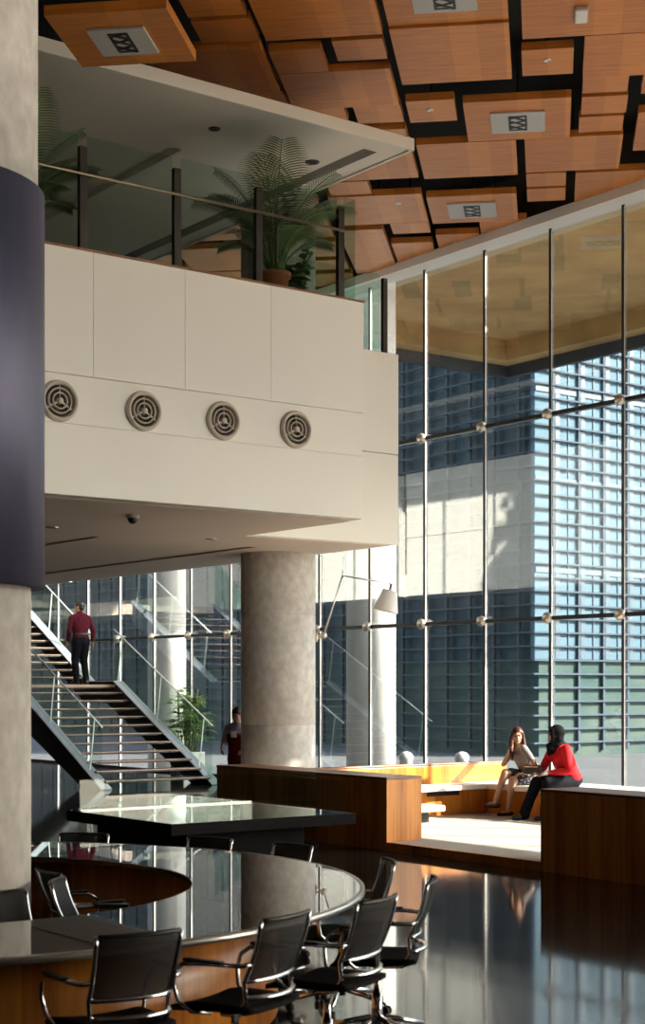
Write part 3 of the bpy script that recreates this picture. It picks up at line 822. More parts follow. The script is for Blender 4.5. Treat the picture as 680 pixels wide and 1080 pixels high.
def areca(name, label, loc, scale=1.0, fr=None, seed=1, pot=M['terracotta']):
    r = random.Random(seed)
    root = thing(name, label, 'plant', loc)
    MB().lathe([(0, 0), (.125, 0), (.165, .24), (.185, .24), (.19, .30), (.172, .30), (.165, .27), (0, .27)], 28, caps=False).build('pot', pot, root)
    MB().lathe([(0, .272), (.16, .272)], 20, caps=False).build('soil', M['soil'], root)
    st = MB()
    for i in range(12):
        a = r.uniform(0, 2 * PI); q = r.uniform(.02, .11)
        st.tube([(q * math.cos(a), q * math.sin(a), .26), (1.3 * q * math.cos(a), 1.3 * q * math.sin(a), .75)], .012, 6, radii=[.014, .008])
    st.build('stems', M['stem'], root)
    for (az, lean, length, curl) in fr:
        o = palm_frond(.06, az, lean, length * scale, .36, curl).build('frond', M['frond'], root)
        o.location = (0, 0, .27)
    return root
# frond list: azimuth is measured in the plan; camera-right is about -37 deg
CR = math.radians(-36.8)
frs = [(CR, .85, 1.55, .95), (CR + PI, .80, 1.65, .95), (CR + .5, .60, 1.65, .9), (CR + PI - .4, .55, 1.6, .8), (CR + PI + .5, .75, 1.5, 1.0),
       (CR + 1.6, .35, 1.85, .55), (CR - 1.4, .30, 1.85, .5), (CR + PI - 1.2, .18, 1.95, .35), (CR + .9, .8, 1.3, 1.2), (CR - .7, .95, 1.3, 1.0),
       (CR + PI + 1.0, 1.0, 1.25, 1.0), (CR - .2, .45, 1.7, .75), (CR + PI, .4, 1.75, .7), (CR + 2.3, .9, 1.3, .9), (CR - 1.0, 1.25, 1.0, .8), (CR + .2, 1.25, 1.0, .9), (CR + PI - .2, 1.3, 1.0, .9)]
areca('potted_palm', 'tall areca palm in a terracotta pot on the balcony ledge', (10.55, 15.05, 6.455), .82, frs, 2)
areca('potted_palm', 'areca palm behind the balcony glass beside the sleeved column', (7.35, 15.3, 6.455), .80, [(f[0] + .4, f[1], f[2], f[3]) for f in frs], 5, M['black'])
def bushy(name, label, loc, h, spread, nl, seed, lw=.05, ll=.09, pot=None):
    r = random.Random(seed); root = thing(name, label, 'plant', loc)
    if pot: MB().lathe([(0, 0), (.12, 0), (.15, .2), (.165, .22), (.15, .22), (.14, .19), (0, .19)], 24, caps=False).build('pot', pot, root)
    st = MB(); lf = MB()
    for i in range(9):
        a = r.uniform(0, 2 * PI); q = spread * r.uniform(.2, .9); hh = h * r.uniform(.55, 1)
        p = [Vector((0, 0, .18)), Vector((q * .4 * math.cos(a), q * .4 * math.sin(a), hh * .6)), Vector((q * math.cos(a), q * math.sin(a), hh))]
        st.tube(p, .006, 5)
        for k in range(nl):
            t = r.uniform(.25, 1); b = p[0].lerp(p[1], t * 2) if t < .5 else p[1].lerp(p[2], t * 2 - 1)
            d = Vector((r.uniform(-1, 1), r.uniform(-1, 1), r.uniform(-.3, .6))).normalized()
            leaf_blade(lf, b, d, Vector((r.uniform(-.4, .4), r.uniform(-.4, .4), 1)), ll * r.uniform(.7, 1.3), lw * r.uniform(.8, 1.2), .3)
    st.build('stems', M['stem'], root); lf.build('foliage', M['pothos'], root)
bushy('leafy_plant', 'broad leaved green plant right of the terracotta palm pot', (10.98, 15.25, 6.43), .78, .34, 14, 4, .10, .14, M['black'])
bushy('leafy_plant', 'small broad leaved plant at the set-back mezzanine corner by the last post', (12.1, 17.35, 6.4), .8, .5, 10, 9, .11, .16, M['black'])
def rhapis():
    r = random.Random(11)
    root = thing('bamboo_palm', 'bushy bamboo palm in a pale square planter beside the staircase', 'plant', (17.05, 27.45, 0))
    MB().bbox((-.26, -.26, 0), (.26, .26, .56), .015).build('planter', M['potwhite'], root)
    MB().box((-.23, -.23, .555), (.23, .23, .565)).build('soil', M['soil'], root)
    st = MB(); lf = MB()
    for i in range(26):
        a = r.uniform(0, 2 * PI); q = r.uniform(.0, .2); hh = r.uniform(.75, 1.75)
        b0 = Vector((q * math.cos(a), q * math.sin(a), .56)); lean = r.uniform(.0, .22)
        top = b0 + Vector((lean * math.cos(a), lean * math.sin(a), hh - .56 + .1))
        st.tube([b0, top], .011, 6)
        for k in range(5):
            base = b0.lerp(top, r.uniform(.45, 1.0)); az = r.uniform(0, 2 * PI); el = r.uniform(-.1, .9)
            d = Vector((math.cos(az) * math.cos(el), math.sin(az) * math.cos(el), math.sin(el)))
            tip = base + d * r.uniform(.1, .26)
            st.tube([base, tip], .004, 4)
            nrm = d.cross(Vector((-d.y, d.x, 0))).normalized()
            s = Vector((-math.sin(az), math.cos(az), 0))
            for m in range(7):
                f = (m - 3) / 3 * 1.25
                leaf_blade(lf, tip, d * math.cos(f) + s * math.sin(f), nrm, r.uniform(.18, .30), .028, .40)
    st.build('canes', M['stem'], root); lf.build('foliage', M['leaf2'], root)
rhapis()

# ------------------------------------------------------------------ people
def fuse(mb, name, material, parent, voxel=.012, smooth=4):
    """one continuous skin over the limb volumes"""
    o = mb.build(name + '_src', material)
    m = o.modifiers.new('r', 'REMESH'); m.mode = 'VOXEL'; m.voxel_size = voxel; m.use_smooth_shade = True
    s = o.modifiers.new('s', 'SMOOTH'); s.iterations = smooth; s.factor = .5
    dg = bpy.context.evaluated_depsgraph_get(); dg.update()
    me = bpy.data.meshes.new_from_object(o.evaluated_get(dg))
    bpy.data.objects.remove(o, do_unlink=True)
    me.name = name
    for p in me.polygons: p.use_smooth = True
    me.materials.clear(); me.materials.append(material)
    r = bpy.data.objects.new(name, me); col.objects.link(r)
    if parent: r.parent = parent
    return r
def V(*a): return Vector(a)
def hand(mb, wrist, d, palm_n, thumb_side, curl=.5, s=1.0):
    """palm plus four unequal bent fingers and a side thumb; d: direction of the hand, palm_n: out of the palm"""
    d = d.normalized(); n = (palm_n - d * palm_n.dot(d)).normalized(); sd = d.cross(n).normalized() * thumb_side
    for k in range(4):
        o = (1.5 - k) * .020 * s
        mb.cap(wrist + sd * o * .5 + d * .01, .017 * s, wrist + d * .080 * s + sd * o, .013 * s, 10)
        L = (.070, .078, .074, .056)[k] * s
        p = wrist + d * .085 * s + sd * o * 1.05; a = curl * .5; rr = .0092 * s
        for q, fl in enumerate((.45, .32, .23)):
            dir_ = d * math.cos(a) + n * math.sin(a)
            e = p + dir_ * (L * fl); mb.cap(p, rr, e, rr * .9, 8); p = e; a += curl * .75; rr *= .92
    p = wrist + d * .02 * s + sd * .026 * s
    e = p + (d * .6 + sd * .7 + n * .3).normalized() * .045 * s; mb.cap(p, .014 * s, e, .011 * s, 8)
    mb.cap(e, .011 * s, e + (d * .9 + sd * .2 + n * .4).normalized() * .032 * s, .009 * s, 8)
def head(mb, c, f, up=Vector((0, 0, 1)), s=1.0):
    """skull, jaw, nose, brow, ears, lips; c = centre of the skull, f = where the face looks"""
    f = f.normalized(); r = f.cross(up).normalized(); u = r.cross(f).normalized()
    Mx = Matrix((r, f, u)).transposed().to_4x4(); Mx.translation = c
    mb.ell((0, -.012, .020), (.074 * s, .093 * s, .088 * s), 20, 14, Mx)
    mb.ell((0, .020, -.045), (.058 * s, .066 * s, .072 * s), 18, 12, Mx)
    mb.ell((0, .050, -.092), (.030 * s, .028 * s, .022 * s), 12, 8, Mx)
    mb.ell((0, .078, .014), (.050 * s, .014 * s, .010 * s), 12, 8, Mx)
    mb.add([(-.009, .078, .012), (.009, .078, .012), (.017, .084, -.032), (-.017, .084, -.032), (0, .112, -.026), (0, .074, -.045)],
           [(0, 1, 4), (1, 2, 4), (2, 5, 4), (5, 3, 4), (3, 0, 4), (0, 3, 5, 2, 1)], False, Mx)
    mb.ell((0, .082, -.062), (.024, .010, .010), 12, 8, Mx)
    for sx in (-1, 1):
        mb.ell((sx * .076 * s, -.012, -.012), (.010, .022, .032), 10, 8, Mx)
        mb.ell((sx * .040, .058, -.030), (.022, .022, .02), 10, 8, Mx)
    return Mx
def face_bits(root, Mx):
    for sx in (-1, 1):
        MB().ell((sx * .031, .078, .000), (.012, .007, .007), 10, 8, Mx).build('eye', M['eye'], root)
        MB().tube([Mx @ V(sx * .014, .090, .020), Mx @ V(sx * .032, .091, .026), Mx @ V(sx * .050, .080, .020)], .004, 6).build('eyebrow', M['hair_black'], root)
    MB().tube([Mx @ V(-.022, .086, -.060), Mx @ V(-.008, .094, -.058), Mx @ V(.008, .094, -.058), Mx @ V(.022, .086, -.060)], .005, 6).build('mouth', M['lip'], root)
def torso(mb, hip, chest, neck, hw, cw, axis, inf=0.0, dp=1.0, belly=0.0):
    """lofted trunk from pelvis to neck; axis = across the shoulders"""
    axis = axis.normalized()
    st = [(hip + (chest - hip) * -.12, hw * .80, .095), (hip, hw, .112), (hip.lerp(chest, .32), hw * .88, .100 + belly), (hip.lerp(chest, .62), cw * .80, .105),
          (chest, cw * .90, .112), (chest.lerp(neck, .38), cw * .86, .095), (chest.lerp(neck, .70), cw * .50, .070), (neck, .058, .055)]
    vs = []; fs = []; seg = 20
    for i, (c, a, b) in enumerate(st):
        t = (st[min(i + 1, 7)][0] - st[max(i - 1, 0)][0]).normalized(); fwd = axis.cross(t).normalized(); ax = t.cross(fwd).normalized()
        for k in range(seg):
            q = 2 * PI * k / seg
            cq, sq = math.cos(q), math.sin(q)
            vs.append(c + ax * ((a + inf) * math.copysign(abs(cq) ** .85, cq)) + fwd * ((b * dp + inf) * math.copysign(abs(sq) ** .9, sq)))
    for i in range(len(st) - 1):
        for k in range(seg):
            l = (k + 1) % seg; fs.append((i * seg + k, i * seg + l, (i + 1) * seg + l, (i + 1) * seg + k))
    fs.append(tuple(range(seg))[::-1]); fs.append(tuple(range(7 * seg, 8 * seg)))
    mb.add(vs, fs, True)
def foot(mb, ankle, f, sole_z, L=.25, w=.042, heel=0.0, inf=0.0):
    f = Vector((f.x, f.y, 0)).normalized()
    h = Vector((ankle.x, ankle.y, sole_z)) - f * .045; t = Vector((ankle.x, ankle.y, sole_z)) + f * (L - .085)
    mb.cap(h + V(0, 0, .032 + heel), .030 + inf, ankle.lerp(t, .5) + V(0, 0, .012), w * .85 + inf)
    mb.cap(ankle.lerp(t, .5) + V(0, 0, .010), w * .85 + inf, t + V(0, 0, .022), .024 + inf)
    mb.cap(h + V(0, 0, .03 + heel), .030 + inf, t + V(0, 0, .024), .024 + inf)

def man_on_stairs():
    root = thing('person', 'man in maroon shirt and dark trousers walking up the staircase, seen from behind', 'person', (15.69, 29.52, 1.942)); root.scale = (1.06, 1.06, 1.06)
    # faces +Y, axis across shoulders = X
    b = MB()
    hip = V(0, .0, .90); chest = V(.0, .03, 1.24); neck = V(0, .04, 1.42); hd = V(-.005, .065, 1.545)
    ax = V(1, 0, 0)
    torso(b, hip, chest, neck, .155, .20, ax)
    b.cap(neck - V(0, 0, .03), .056, hd - V(0, .01, .05), .052)
    Mx = head(b, hd, V(-.55, .8, -.05))
    sl, sr = V(-.182, .03, 1.325), V(.182, .03, 1.325)
    el, wl = V(-.245, .02, 1.08), V(-.235, .12, .85)
    er, wr = V(.255, -.03, 1.09), V(.275, .02, .84)
    b.chain((sl, .052), (el, .040), (wl, .027)); b.chain((sr, .052), (er, .040), (wr, .027))
    hand(b, wl, V(.02, .25, -1), V(1, .1, 0), 1, .5); hand(b, wr, V(.03, .12, -1), V(-1, .1, 0), -1, .5)
    kl, al = V(-.085, .09, .50), V(-.08, .02, .09); kr, ar = V(.085, .03, .49), V(.07, -.10, .11)
    b.chain((hip + V(-.085, 0, -.02), .088), (kl, .056), (al, .038)); b.chain((hip + V(.085, 0, -.02), .088), (kr, .056), (ar, .038))
    foot(b, al, V(-.1, 1, 0), 0.0); foot(b, ar, V(.1, 1, 0), 0.0, heel=.02)
    for q in (-1, 1): b.cap(neck + V(q * .03, -.01, -.03), .045, V(q * .165, .02, 1.335), .048)
    fuse(b, 'body', M['skin_dark'], root, .009)
    s = MB(); torso(s, hip + V(0, 0, .03), chest, neck - V(0, 0, .02), .158, .208, ax, .016)
    s.chain((sl, .063), (el, .052), (wl + V(0, -.01, .03), .038)); s.chain((sr, .063), (er, .052), (wr + V(0, 0, .03), .038))
    s.cap(neck - V(0, 0, .015), .064, neck + V(0, .005, .015), .062)
    for q in (-1, 1): s.cap(neck + V(q * .03, -.01, -.035), .052, V(q * .165, .02, 1.335), .060)
    fuse(s, 'shirt', M['maroon'], root, .012, 8)
    t = MB(); t.ell((0, 0, .90), (.172, .135, .13))
    t.chain((hip + V(-.085, 0, -.03), .112), (kl, .078), (al + V(0, .0, -.02), .060)); t.chain((hip + V(.085, 0, -.03), .112), (kr, .078), (ar + V(0, 0, -.02), .060))
    fuse(t, 'trousers', M['trouser'], root, .012)
    MB().lathe([(1, -.018), (1.02, 0), (1, .018)], 28, mtx=T(0, .0, 1.0) @ Matrix.Diagonal((.176, .140, 1, 1)), caps=False).build('belt', M['black'], root)
    for a, f in ((al, V(-.1, 1, 0)), (ar, V(.1, 1, 0))):
        sh = MB(); foot(sh, a - V(0, 0, .02), f, -.0, .26, .044, inf=.008); o = fuse(sh, 'shoe', M['shoe'], root, .010); 
    h = MB(); h.ell((0, -.020, .036), (.082, .097, .090), 20, 14, Mx); h.ell((0, -.055, -.02), (.070, .050, .060), 16, 10, Mx)
    for sx in (-1, 1): h.ell((sx * .066, .012, .02), (.012, .028, .035), 10, 8, Mx)
    fuse(h, 'hair', M['hair_black'], root, .009)
    face_bits(root, Mx)
man_on_stairs()

def woman_left():
    root = thing('person', 'woman with long brown hair in grey top and short skirt, legs crossed, hand on cheek', 'person', (15.5, 15.85, .10))
    b = MB()
    hip = V(.0, .0, .535); chest = V(-.13, .04, .83); neck = V(-.185, .055, 1.0); hd = V(-.22, .05, 1.115)
    ax = V(.45, .9, 0)     # shoulders turned towards the friend and the room
    torso(b, hip, chest, neck, .165, .175, ax)
    face = V(-.62, -.78, -.06)
    b.cap(neck - V(0, 0, .03), .046, hd - V(-.01, 0, .05), .044)
    Mx = head(b, hd, face, s=.97)
    axn = ax.normalized()
    sl = chest.lerp(neck, .62) + axn * .165; sr = chest.lerp(neck, .62) - axn * .165
    # arm on the window side of the picture left: elbow on knee, hand at cheek
    el = V(-.37, .17, .71); wl = Mx @ V(.078, .060, -.150)
    er = V(-.12, -.27, .66); wr = V(-.30, -.17, .60)
    b.chain((sl, .044), (el, .034), (wl, .023)); b.chain((sr, .044), (er, .034), (wr, .023))
    hand(b, wl, (Mx @ V(.070, .050, .0)) - wl, Mx.to_3x3() @ V(-1, -.3, 0), 1, .35, .92)
    hand(b, wr, V(-1, .25, -.15), V(0, .1, -1), 1, .5, .92)
    kl = V(-.43, .07, .60); al = V(-.53, .17, .20)      # upper leg crossed over
    kr = V(-.41, -.05, .50); ar = V(-.39, .05, .075)
    b.chain((hip + V(-.04, .08, -.02), .088), (kl, .056), (kl.lerp(al, .35), .052), (al, .033))
    b.chain((hip + V(-.04, -.08, -.02), .088), (kr, .056), (kr.lerp(ar, .35), .052), (ar, .033))
    foot(b, al, V(-.8, .5, 0), .115, .22, .034); foot(b, ar, V(-.9, .35, 0), 0, .22, .034)
    fuse(b, 'body', M['skin'], root, .008)
    s = MB(); torso(s, hip + V(-.01, 0, .01), chest, neck - V(0, 0, .03), .166, .185, ax, .014)
    s.cap(sl, .058, sl.lerp(el, .42), .052); s.cap(sr, .058, sr.lerp(er, .42), .052)
    for k in (-1, 1): s.ell(chest + axn * (k * .07) + axn.cross(V(0, 0, 1)) * -.10 + V(0, 0, -.01), (.058, .058, .058))
    fuse(s, 'grey_top', M['greytop'], root, .011)
    k = MB(); k.ell(hip + V(0, 0, -.005), (.135, .175, .11))
    k.cap(hip + V(-.04, .08, -.02), .106, (hip + V(-.04, .08, 0)).lerp(kl, .72), .084); k.cap(hip + V(-.04, -.08, -.02), .106, (hip + V(-.04, -.08, 0)).lerp(kr, .72), .084)
    fuse(k, 'skirt', M['skirt'], root, .011)
    for a, f, z in ((al, V(-.8, .5, 0), .115), (ar, V(-.9, .35, 0), 0)):
        sh = MB(); foot(sh, a - V(0, 0, .045), f, z - .004, .225, .030, inf=.007); fuse(sh, 'shoe', M['shoe'], root, .008)
    h = MB(); h.ell((0, -.022, .034), (.085, .096, .092), 20, 14, Mx)
    h.ell((0, -.065, -.05), (.085, .055, .11), 16, 10, Mx)
    for sx in (-1, 1):
        h.chain((Mx @ V(sx * .066, .012, .045), .026), (Mx @ V(sx * .084, .008, -.03), .026), (Mx @ V(sx * .090, .03, -.13), .034), (Mx @ V(sx * .085, .075, -.25), .030), (Mx @ V(sx * .075, .085, -.34), .014))
        h.chain((Mx @ V(sx * .05, -.06, -.05), .045), (Mx @ V(sx * .07, -.06, -.20), .045), (Mx @ V(sx * .06, -.05, -.33), .02))
    fuse(h, 'hair', M['hair_brown'], root, .009)
    face_bits(root, Mx)
woman_left()

def woman_right():
    root = thing('person', 'woman in red blouse, black headscarf and dark trousers, sitting turned to her friend', 'person', (15.5, 15.10, .10))
    b = MB()
    hip = V(.02, .0, .535); chest = V(-.10, .05, .84); neck = V(-.15, .075, 1.03); hd = V(-.185, .095, 1.15)
    ax = V(.30, .95, 0)
    ax = V(.25, .97, 0)
    torso(b, hip, chest, neck, .175, .185, ax, .008)
    face = V(-.68, .73, -.03)
    b.cap(neck - V(0, 0, .03), .048, hd - V(-.01, 0, .05), .046)
    Mx = head(b, hd, face)
    axn = ax.normalized()
    sl = chest.lerp(neck, .60) + axn * .17; sr = chest.lerp(neck, .60) - axn * .17
    el = V(-.26, .25, .69); wl = V(-.42, .20, .63)
    er = V(-.20, -.19, .66); wr = V(-.40, .02, .63)
    b.chain((sl, .046), (el, .036), (wl, .024)); b.chain((sr, .046), (er, .036), (wr, .024))
    hand(b, wl, V(-1, -.1, -.1), V(0, -.3, -1), 1, .6, .94); hand(b, wr, V(-1, .35, -.1), V(0, .1, -1), -1, .6, .94)
    kl = V(-.46, .17, .50); al = V(-.66, .21, .09); kr = V(-.46, -.03, .50); ar = V(-.50, -.03, .09)
    b.chain((hip + V(-.04, .085, -.03), .092), (kl, .058), (al, .036)); b.chain((hip + V(-.04, -.085, -.03), .092), (kr, .058), (ar, .036))
    foot(b, al, V(-.95, .25, 0), .0, .22, .034, .02); foot(b, ar, V(-.95, .1, 0), 0, .22, .034, .02)
    fuse(b, 'body', M['skin_dark'], root, .008)
    s = MB(); torso(s, hip + V(0, 0, .0), chest, neck - V(0, 0, .02), .185, .20, ax, .022)
    s.chain((sl, .066), (el, .056), (wl + V(.03, 0, 0), .040)); s.chain((sr, .066), (er, .056), (wr + V(.03, -.01, 0), .040))
    for k in (-1, 1): s.ell(chest + axn * (k * .075) + axn.cross(V(0, 0, 1)) * -.10 + V(0, 0, -.01), (.062, .062, .062))
    fuse(s, 'red_blouse', M['red'], root, .011)
    t = MB(); t.ell(hip + V(0, 0, -.01), (.14, .185, .11))
    t.chain((hip + V(-.04, .085, -.03), .108), (kl, .082), (kl.lerp(al, .5), .072), (al + V(0, 0, -.02), .074)); t.chain((hip + V(-.04, -.085, -.03), .108), (kr, .082), (kr.lerp(ar, .5), .072), (ar + V(0, 0, -.02), .074))
    fuse(t, 'trousers', M['trouser'], root, .011)
    for a, f in ((al, V(-.95, .25, 0)), (ar, V(-.95, .1, 0))):
        sh = MB(); foot(sh, a - V(0, 0, .035), f, 0, .24, .034, .03, inf=.008)
        hb = Vector((a.x, a.y, 0)) - f.normalized() * .06
        sh.cap(hb + V(0, 0, .045), .022, hb + V(0, 0, .008), .008); fuse(sh, 'shoe', M['shoe'], root, .008)
    h = MB(); h.ell((0, -.025, .024), (.094, .112, .108), 22, 14, Mx); h.ell((0, -.040, -.06), (.088, .078, .10), 18, 12, Mx)
    for sx in (-1, 1):
        h.chain((Mx @ V(sx * .070, .030, .050), .026), (Mx @ V(sx * .076, .030, -.03), .026), (Mx @ V(sx * .050, .035, -.118), .034))
    h.chain((Mx @ V(-.05, .06, .075), .022), (Mx @ V(0, .072, .086), .024), (Mx @ V(.05, .06, .075), .022))
    h.ell(Mx @ V(0, -.005, -.145), (.085, .085, .075)); h.ell(Mx @ V(0, .03, -.20), (.10, .085, .075)); h.ell(Mx @ V(0, -.07, -.16), (.105, .06, .08))
    h.cap(Mx @ V(-.02, .08, -.16), .05, Mx @ V(-.03, .085, -.27), .03)
    fuse(h, 'headscarf', M['scarf'], root, .010)
    face_bits(root, Mx)
woman_right()
bg = thing('handbag', 'small black handbag held on the lap between the two women', 'bag', (15.08, 15.38, .70))
MB().bbox((-.06, -.13, -.0), (.06, .13, .13), .03, T(0, 0, 0, .35)).build('pouch', M['bag'], bg)
MB().tube([(-.02, -.09, .12), (-.03, -.07, .20), (-.03, .04, .21), (-.01, .09, .12)], .008, 6).build('strap', M['bag'], bg)
MB().bbox((-.066, -.10, .10), (-.058, .10, .115), .003, T(0, 0, 0, .35)).build('clasp', M['chrome'], bg)

def man_behind():
    root = thing('person', 'man in pale shirt and dark red vest half hidden behind the concrete column', 'person', (13.71, 20.54, 0), 2.15)
    # local: faces +Y
    b = MB(); hip = V(0, 0, .84); chest = V(0, .02, 1.16); neck = V(0, .05, 1.34); hd = V(0, .09, 1.46); ax = V(1, 0, 0)
    torso(b, hip, chest, neck, .155, .20, ax); b.cap(neck - V(0, 0, .03), .054, hd - V(0, .01, .05), .05)
    Mx = head(b, hd, V(.1, .9, -.35))
    for s in (-1, 1):
        sh = V(s * .182, .02, 1.245); e = V(s * .24, .04, 1.02); w = V(s * .20, .22, .92); k = V(s * .09, .03, .46); a = V(s * .09, 0, .09)
        b.chain((sh, .05), (e, .038), (w, .026)); hand(b, w, V(-s * .3, .8, -.4), V(-s, 0, -.2), -s, .6)
        b.chain((hip + V(s * .085, 0, -.02), .088), (k, .056), (a, .038)); foot(b, a, V(s * .15, 1, 0), 0)
    fuse(b, 'body', M['skin_dark'], root, .010)
    s_ = MB(); torso(s_, hip + V(0, 0, .04), chest, neck - V(0, 0, .02), .158, .206, ax, .014)
    for s in (-1, 1): s_.chain((V(s * .182, .02, 1.245), .064), (V(s * .24, .04, 1.02), .052), (V(s * .206, .19, .935), .036))
    for q in (-1, 1): s_.cap(neck + V(q * .03, -.01, -.035), .052, V(q * .165, .02, 1.255), .058)
    fuse(s_, 'shirt', M['paleshirt'], root, .012, 8)
    v = MB(); torso(v, hip + V(0, 0, -.10), chest + V(0, 0, -.02), neck - V(0, 0, .10), .166, .188, ax, .030); fuse(v, 'vest', M['redvest'], root, .012)
    MB().bbox((-.02, .160, 1.10), (.07, .172, 1.20), .004).build('badge', M['badge'], root)
    t = MB()
    for s in (-1, 1): t.chain((hip + V(s * .085, 0, -.03), .11), (V(s * .09, .03, .46), .078), (V(s * .09, 0, .07), .06))
    fuse(t, 'trousers', M['trouser'], root, .012)
    for s in (-1, 1):
        sh = MB(); foot(sh, V(s * .09, 0, .07), V(s * .15, 1, 0), 0, .26, .044, inf=.008); fuse(sh, 'shoe', M['shoe'], root, .010)
    h = MB(); h.ell((0, -.020, .036), (.082, .097, .090), 20, 14, Mx); h.ell((0, -.055, -.02), (.070, .050, .060), 16, 10, Mx); fuse(h, 'hair', M['hair_black'], root, .010)
    face_bits(root, Mx)
man_behind()

# ------------------------------------------------------------------ outside
struct(MB().box((FX + .15, -60, -1.02), (160, 160, -.9)).build('ground', M['ground']))
# concrete overhang with edge beams
oh = sempty('trim_overhang')
OZ = 13.4
CX, CY = 38.6, 40.7
MB().prism([(FX + .2, 15.6), (20, 17.2), (CX, 27.5), (CX, CY), (FX + .2, CY)], OZ + .6, OZ + 1.0).build('deck', M['concrete_soffit'], oh)
MB().box((CX - .7, 27.5, OZ - .1), (CX, CY, OZ + .6)).build('beam', M['concrete_soffit'], oh)
MB().box((FX + .2, CY - .7, OZ - .1), (CX - .7, CY, OZ + .6)).build('beam', M['concrete_soffit'], oh)
MB().box((28.0, 22.5, OZ + .35), (28.6, CY - .7, OZ + .6)).build('beam', M['concrete_soffit'], oh)
MB().box((CX, 27.5, OZ - .5), (CX + .2, CY + .2, OZ + 1.0)).build('fascia', M['fascia'], oh)
MB().box((FX + .2, CY, OZ - .5), (CX, CY + .2, OZ + 1.0)).build('fascia', M['fascia'], oh)
column('column_outside', 24.5, 30.75, .62, OZ + .6, M['concrete_pale'])
column('column_outside_far', 24.3, 40.3, .57, OZ - .1, M['concrete_pale'])
def louver_building():
    root = thing('office_building', 'office building wrapped in horizontal louvers beyond the glass facade', 'building', (43.8, 44.6, -.9))
    H = 30
    MB().box((.25, .25, 3.9), (34, 60, H)).build('shaded_wall', M['bldg_shade'], root)
    MB().box((.05, .03, 3.9), (34, .26, H)).build('sunlit_wall', M['bldg_sunlit'], root)
    MB().box((.3, .06, 0), (34, 60, 3.9)).build('ground_floor', M['bldg_green'], root)
    a = MB(); b = MB(); n = int(H / .55)
    for i in range(1, n):
        z = i * .55
        a.box((-.14, -.14, z - .035), (34, -.09, z + .035)); a.box((0, -.09, z - .012), (34, -.0, z + .012))
        b.box((-.16, -.06, z - .03), (-.08, 60, z + .03))
    a.build('louver_screen', M['louver'], root); b.build('louver_screen', M['louver_shade'], root)
    f = MB(); g = MB(); d = MB()
    for i in range(0, 23):
        x = 1.0 + i * 1.45
        f.box((x - .06, -.085, .2), (x + .06, .05, H)); g.box((x + .16, -.01, 3.9), (x + .40, .04, H)); g.box((x + .88, -.01, 3.9), (x + .93, .04, H))
    for i in range(0, 41):
        y = .9 + i * 1.45
        d.box((-.05, y - .06, .2), (.10, y + .06, H))
    f.build('fin', M['louver'], root); d.build('fin', M['louver_shade'], root); g.build('mullion_bar', M['bluebar'], root)
    e = MB()
    for k in range(1, 7): e.box((.06, -.02, 3.9 + k * 3.6 - .16), (34, .035, 3.9 + k * 3.6 + .05))
    e.build('floor_band', M['bluebar'], root)
    MB().box((-.2, -.2, H), (34.2, 60.2, H + .5)).build('roof', M['louver_shade'], root)
louver_building()
def bollard(x, y, label):
    t = thing('bollard', label, 'bollard', (x, y, -.9), 0, 'pale bollards outside the facade')
    MB().lathe([(.15, 0), (.15, 1.10), (.17, 1.13), (.165, 1.20), (.12, 1.27), (.05, 1.30), (0, 1.305)], 28).build('body', M['lampplate'], t)
bollard(23.1, 27.7, 'pale dome topped bollard outside, beside the pale column')
bollard(24.1, 26.9, 'pale dome topped bollard outside, nearer to the seated women')

def tree(label, x, y, cz, rr, rz, seed, n):  # added unseen trees, crowns placed to keep sun off column and stairs
    r = random.Random(seed)
    root = thing('sun_blocker_tree', label, 'tree', (x, y, -.9))
    h = cz + .9
    mb = MB().tube([(0, 0, 0), (.05, 0, h * .3), (0, .1, h * .6), (.1, .1, h)], .2, 10, radii=[.26, .21, .16, .06])
    for k in range(9):
        a = k * 2.4; z = h - rz * .9 + k * rz * .13
        mb.tube([(0, 0, z), (.5 * rr * math.cos(a), .5 * rr * math.sin(a), z + .9), (.85 * rr * math.cos(a), .85 * rr * math.sin(a), z + 1.3)], .06, 6, radii=[.08, .05, .02])
    mb.build('trunk', M['bark'], root)
    lf = MB()
    for k in range(n):
        u = Vector((r.gauss(0, 1), r.gauss(0, 1), r.gauss(0, 1))).normalized() * (r.random() ** .4)
        p = Vector((u.x * rr, u.y * rr, h + u.z * rz))
        d = Vector((r.uniform(-1, 1), r.uniform(-1, 1), r.uniform(-.8, .3)))
        leaf_blade(lf, p, d, Vector((r.uniform(-1, 1), r.uniform(-1, 1), r.uniform(-.2, 1))).normalized() + Vector((0, 0, .01)), r.uniform(.25, .45), .22, .1, 2)
    lf.build('crown', M['treeleaf'], root)
tree('added sun-blocking tree close to the facade, outside the view', 21.0, 13.4, 9.1, 2.65, 4.7, 21, 9000)
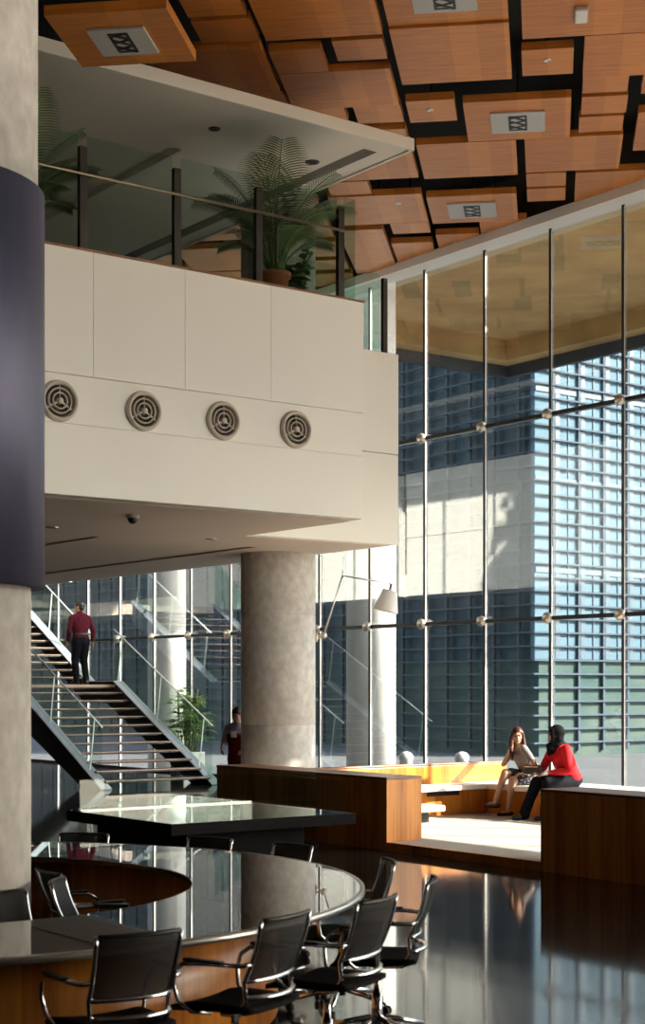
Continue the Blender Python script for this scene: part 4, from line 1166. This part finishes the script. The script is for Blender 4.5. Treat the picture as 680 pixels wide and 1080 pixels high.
tree('added tall sun-blocking tree farther out, outside the view', 31.8, 11.7, 14.2, 3.5, 2.8, 22, 8000)

# ------------------------------------------------------------------ light
w = bpy.data.worlds.new('World'); scene.world = w; w.use_nodes = True
N, L = w.node_tree.nodes, w.node_tree.links
bgn = N['Background']; sky = N.new('ShaderNodeTexSky'); sky.sky_type = 'NISHITA'; sky.sun_disc = False
SUN_EL = math.radians(30); SUN = Vector((.70 * math.cos(SUN_EL), -.714 * math.cos(SUN_EL), math.sin(SUN_EL)))
sky.sun_elevation = SUN_EL; sky.sun_rotation = math.atan2(SUN.x, SUN.y); sky.air_density = 1.2; sky.dust_density = 2.5
hs = N.new('ShaderNodeHueSaturation'); hs.inputs['Saturation'].default_value = .6
L.new(sky.outputs[0], hs.inputs['Color']); L.new(hs.outputs[0], bgn.inputs['Color']); bgn.inputs['Strength'].default_value = .46
ld = bpy.data.lights.new('sun', 'SUN'); ld.energy = 18.0; ld.angle = math.radians(.6); ld.color = (1, .87, .70)
lo = bpy.data.objects.new('sun', ld); col.objects.link(lo); lo.rotation_euler = SUN.to_track_quat('Z', 'Y').to_euler(); lo.location = (40, -20, 30)

# ------------------------------------------------------------------ camera
cd = bpy.data.cameras.new('camera'); cam = bpy.data.objects.new('camera', cd); col.objects.link(cam)
cam.location = (0, 0, 1.9); cam.rotation_euler = (PI / 2, 0, -math.atan(1233 / 1650))
cd.sensor_fit = 'VERTICAL'; cd.sensor_height = 36; cd.lens = 1650 / 1080 * 36; cd.shift_y = (724 - 540) / 1080
cd.clip_end = 500
cd.dof.use_dof = True; cd.dof.focus_distance = 22; cd.dof.aperture_fstop = 4.5
scene.camera = cam
scene.view_settings.view_transform = 'Standard'; scene.view_settings.look = 'None'
scene.view_settings.exposure = .80; scene.view_settings.gamma = 1; scene.view_settings.use_curve_mapping = False
scene.cycles.max_bounces = 10; scene.cycles.transparent_max_bounces = 24; scene.cycles.diffuse_bounces = 5; scene.cycles.glossy_bounces = 4
scene.cycles.caustics_reflective = False; scene.cycles.caustics_refractive = False
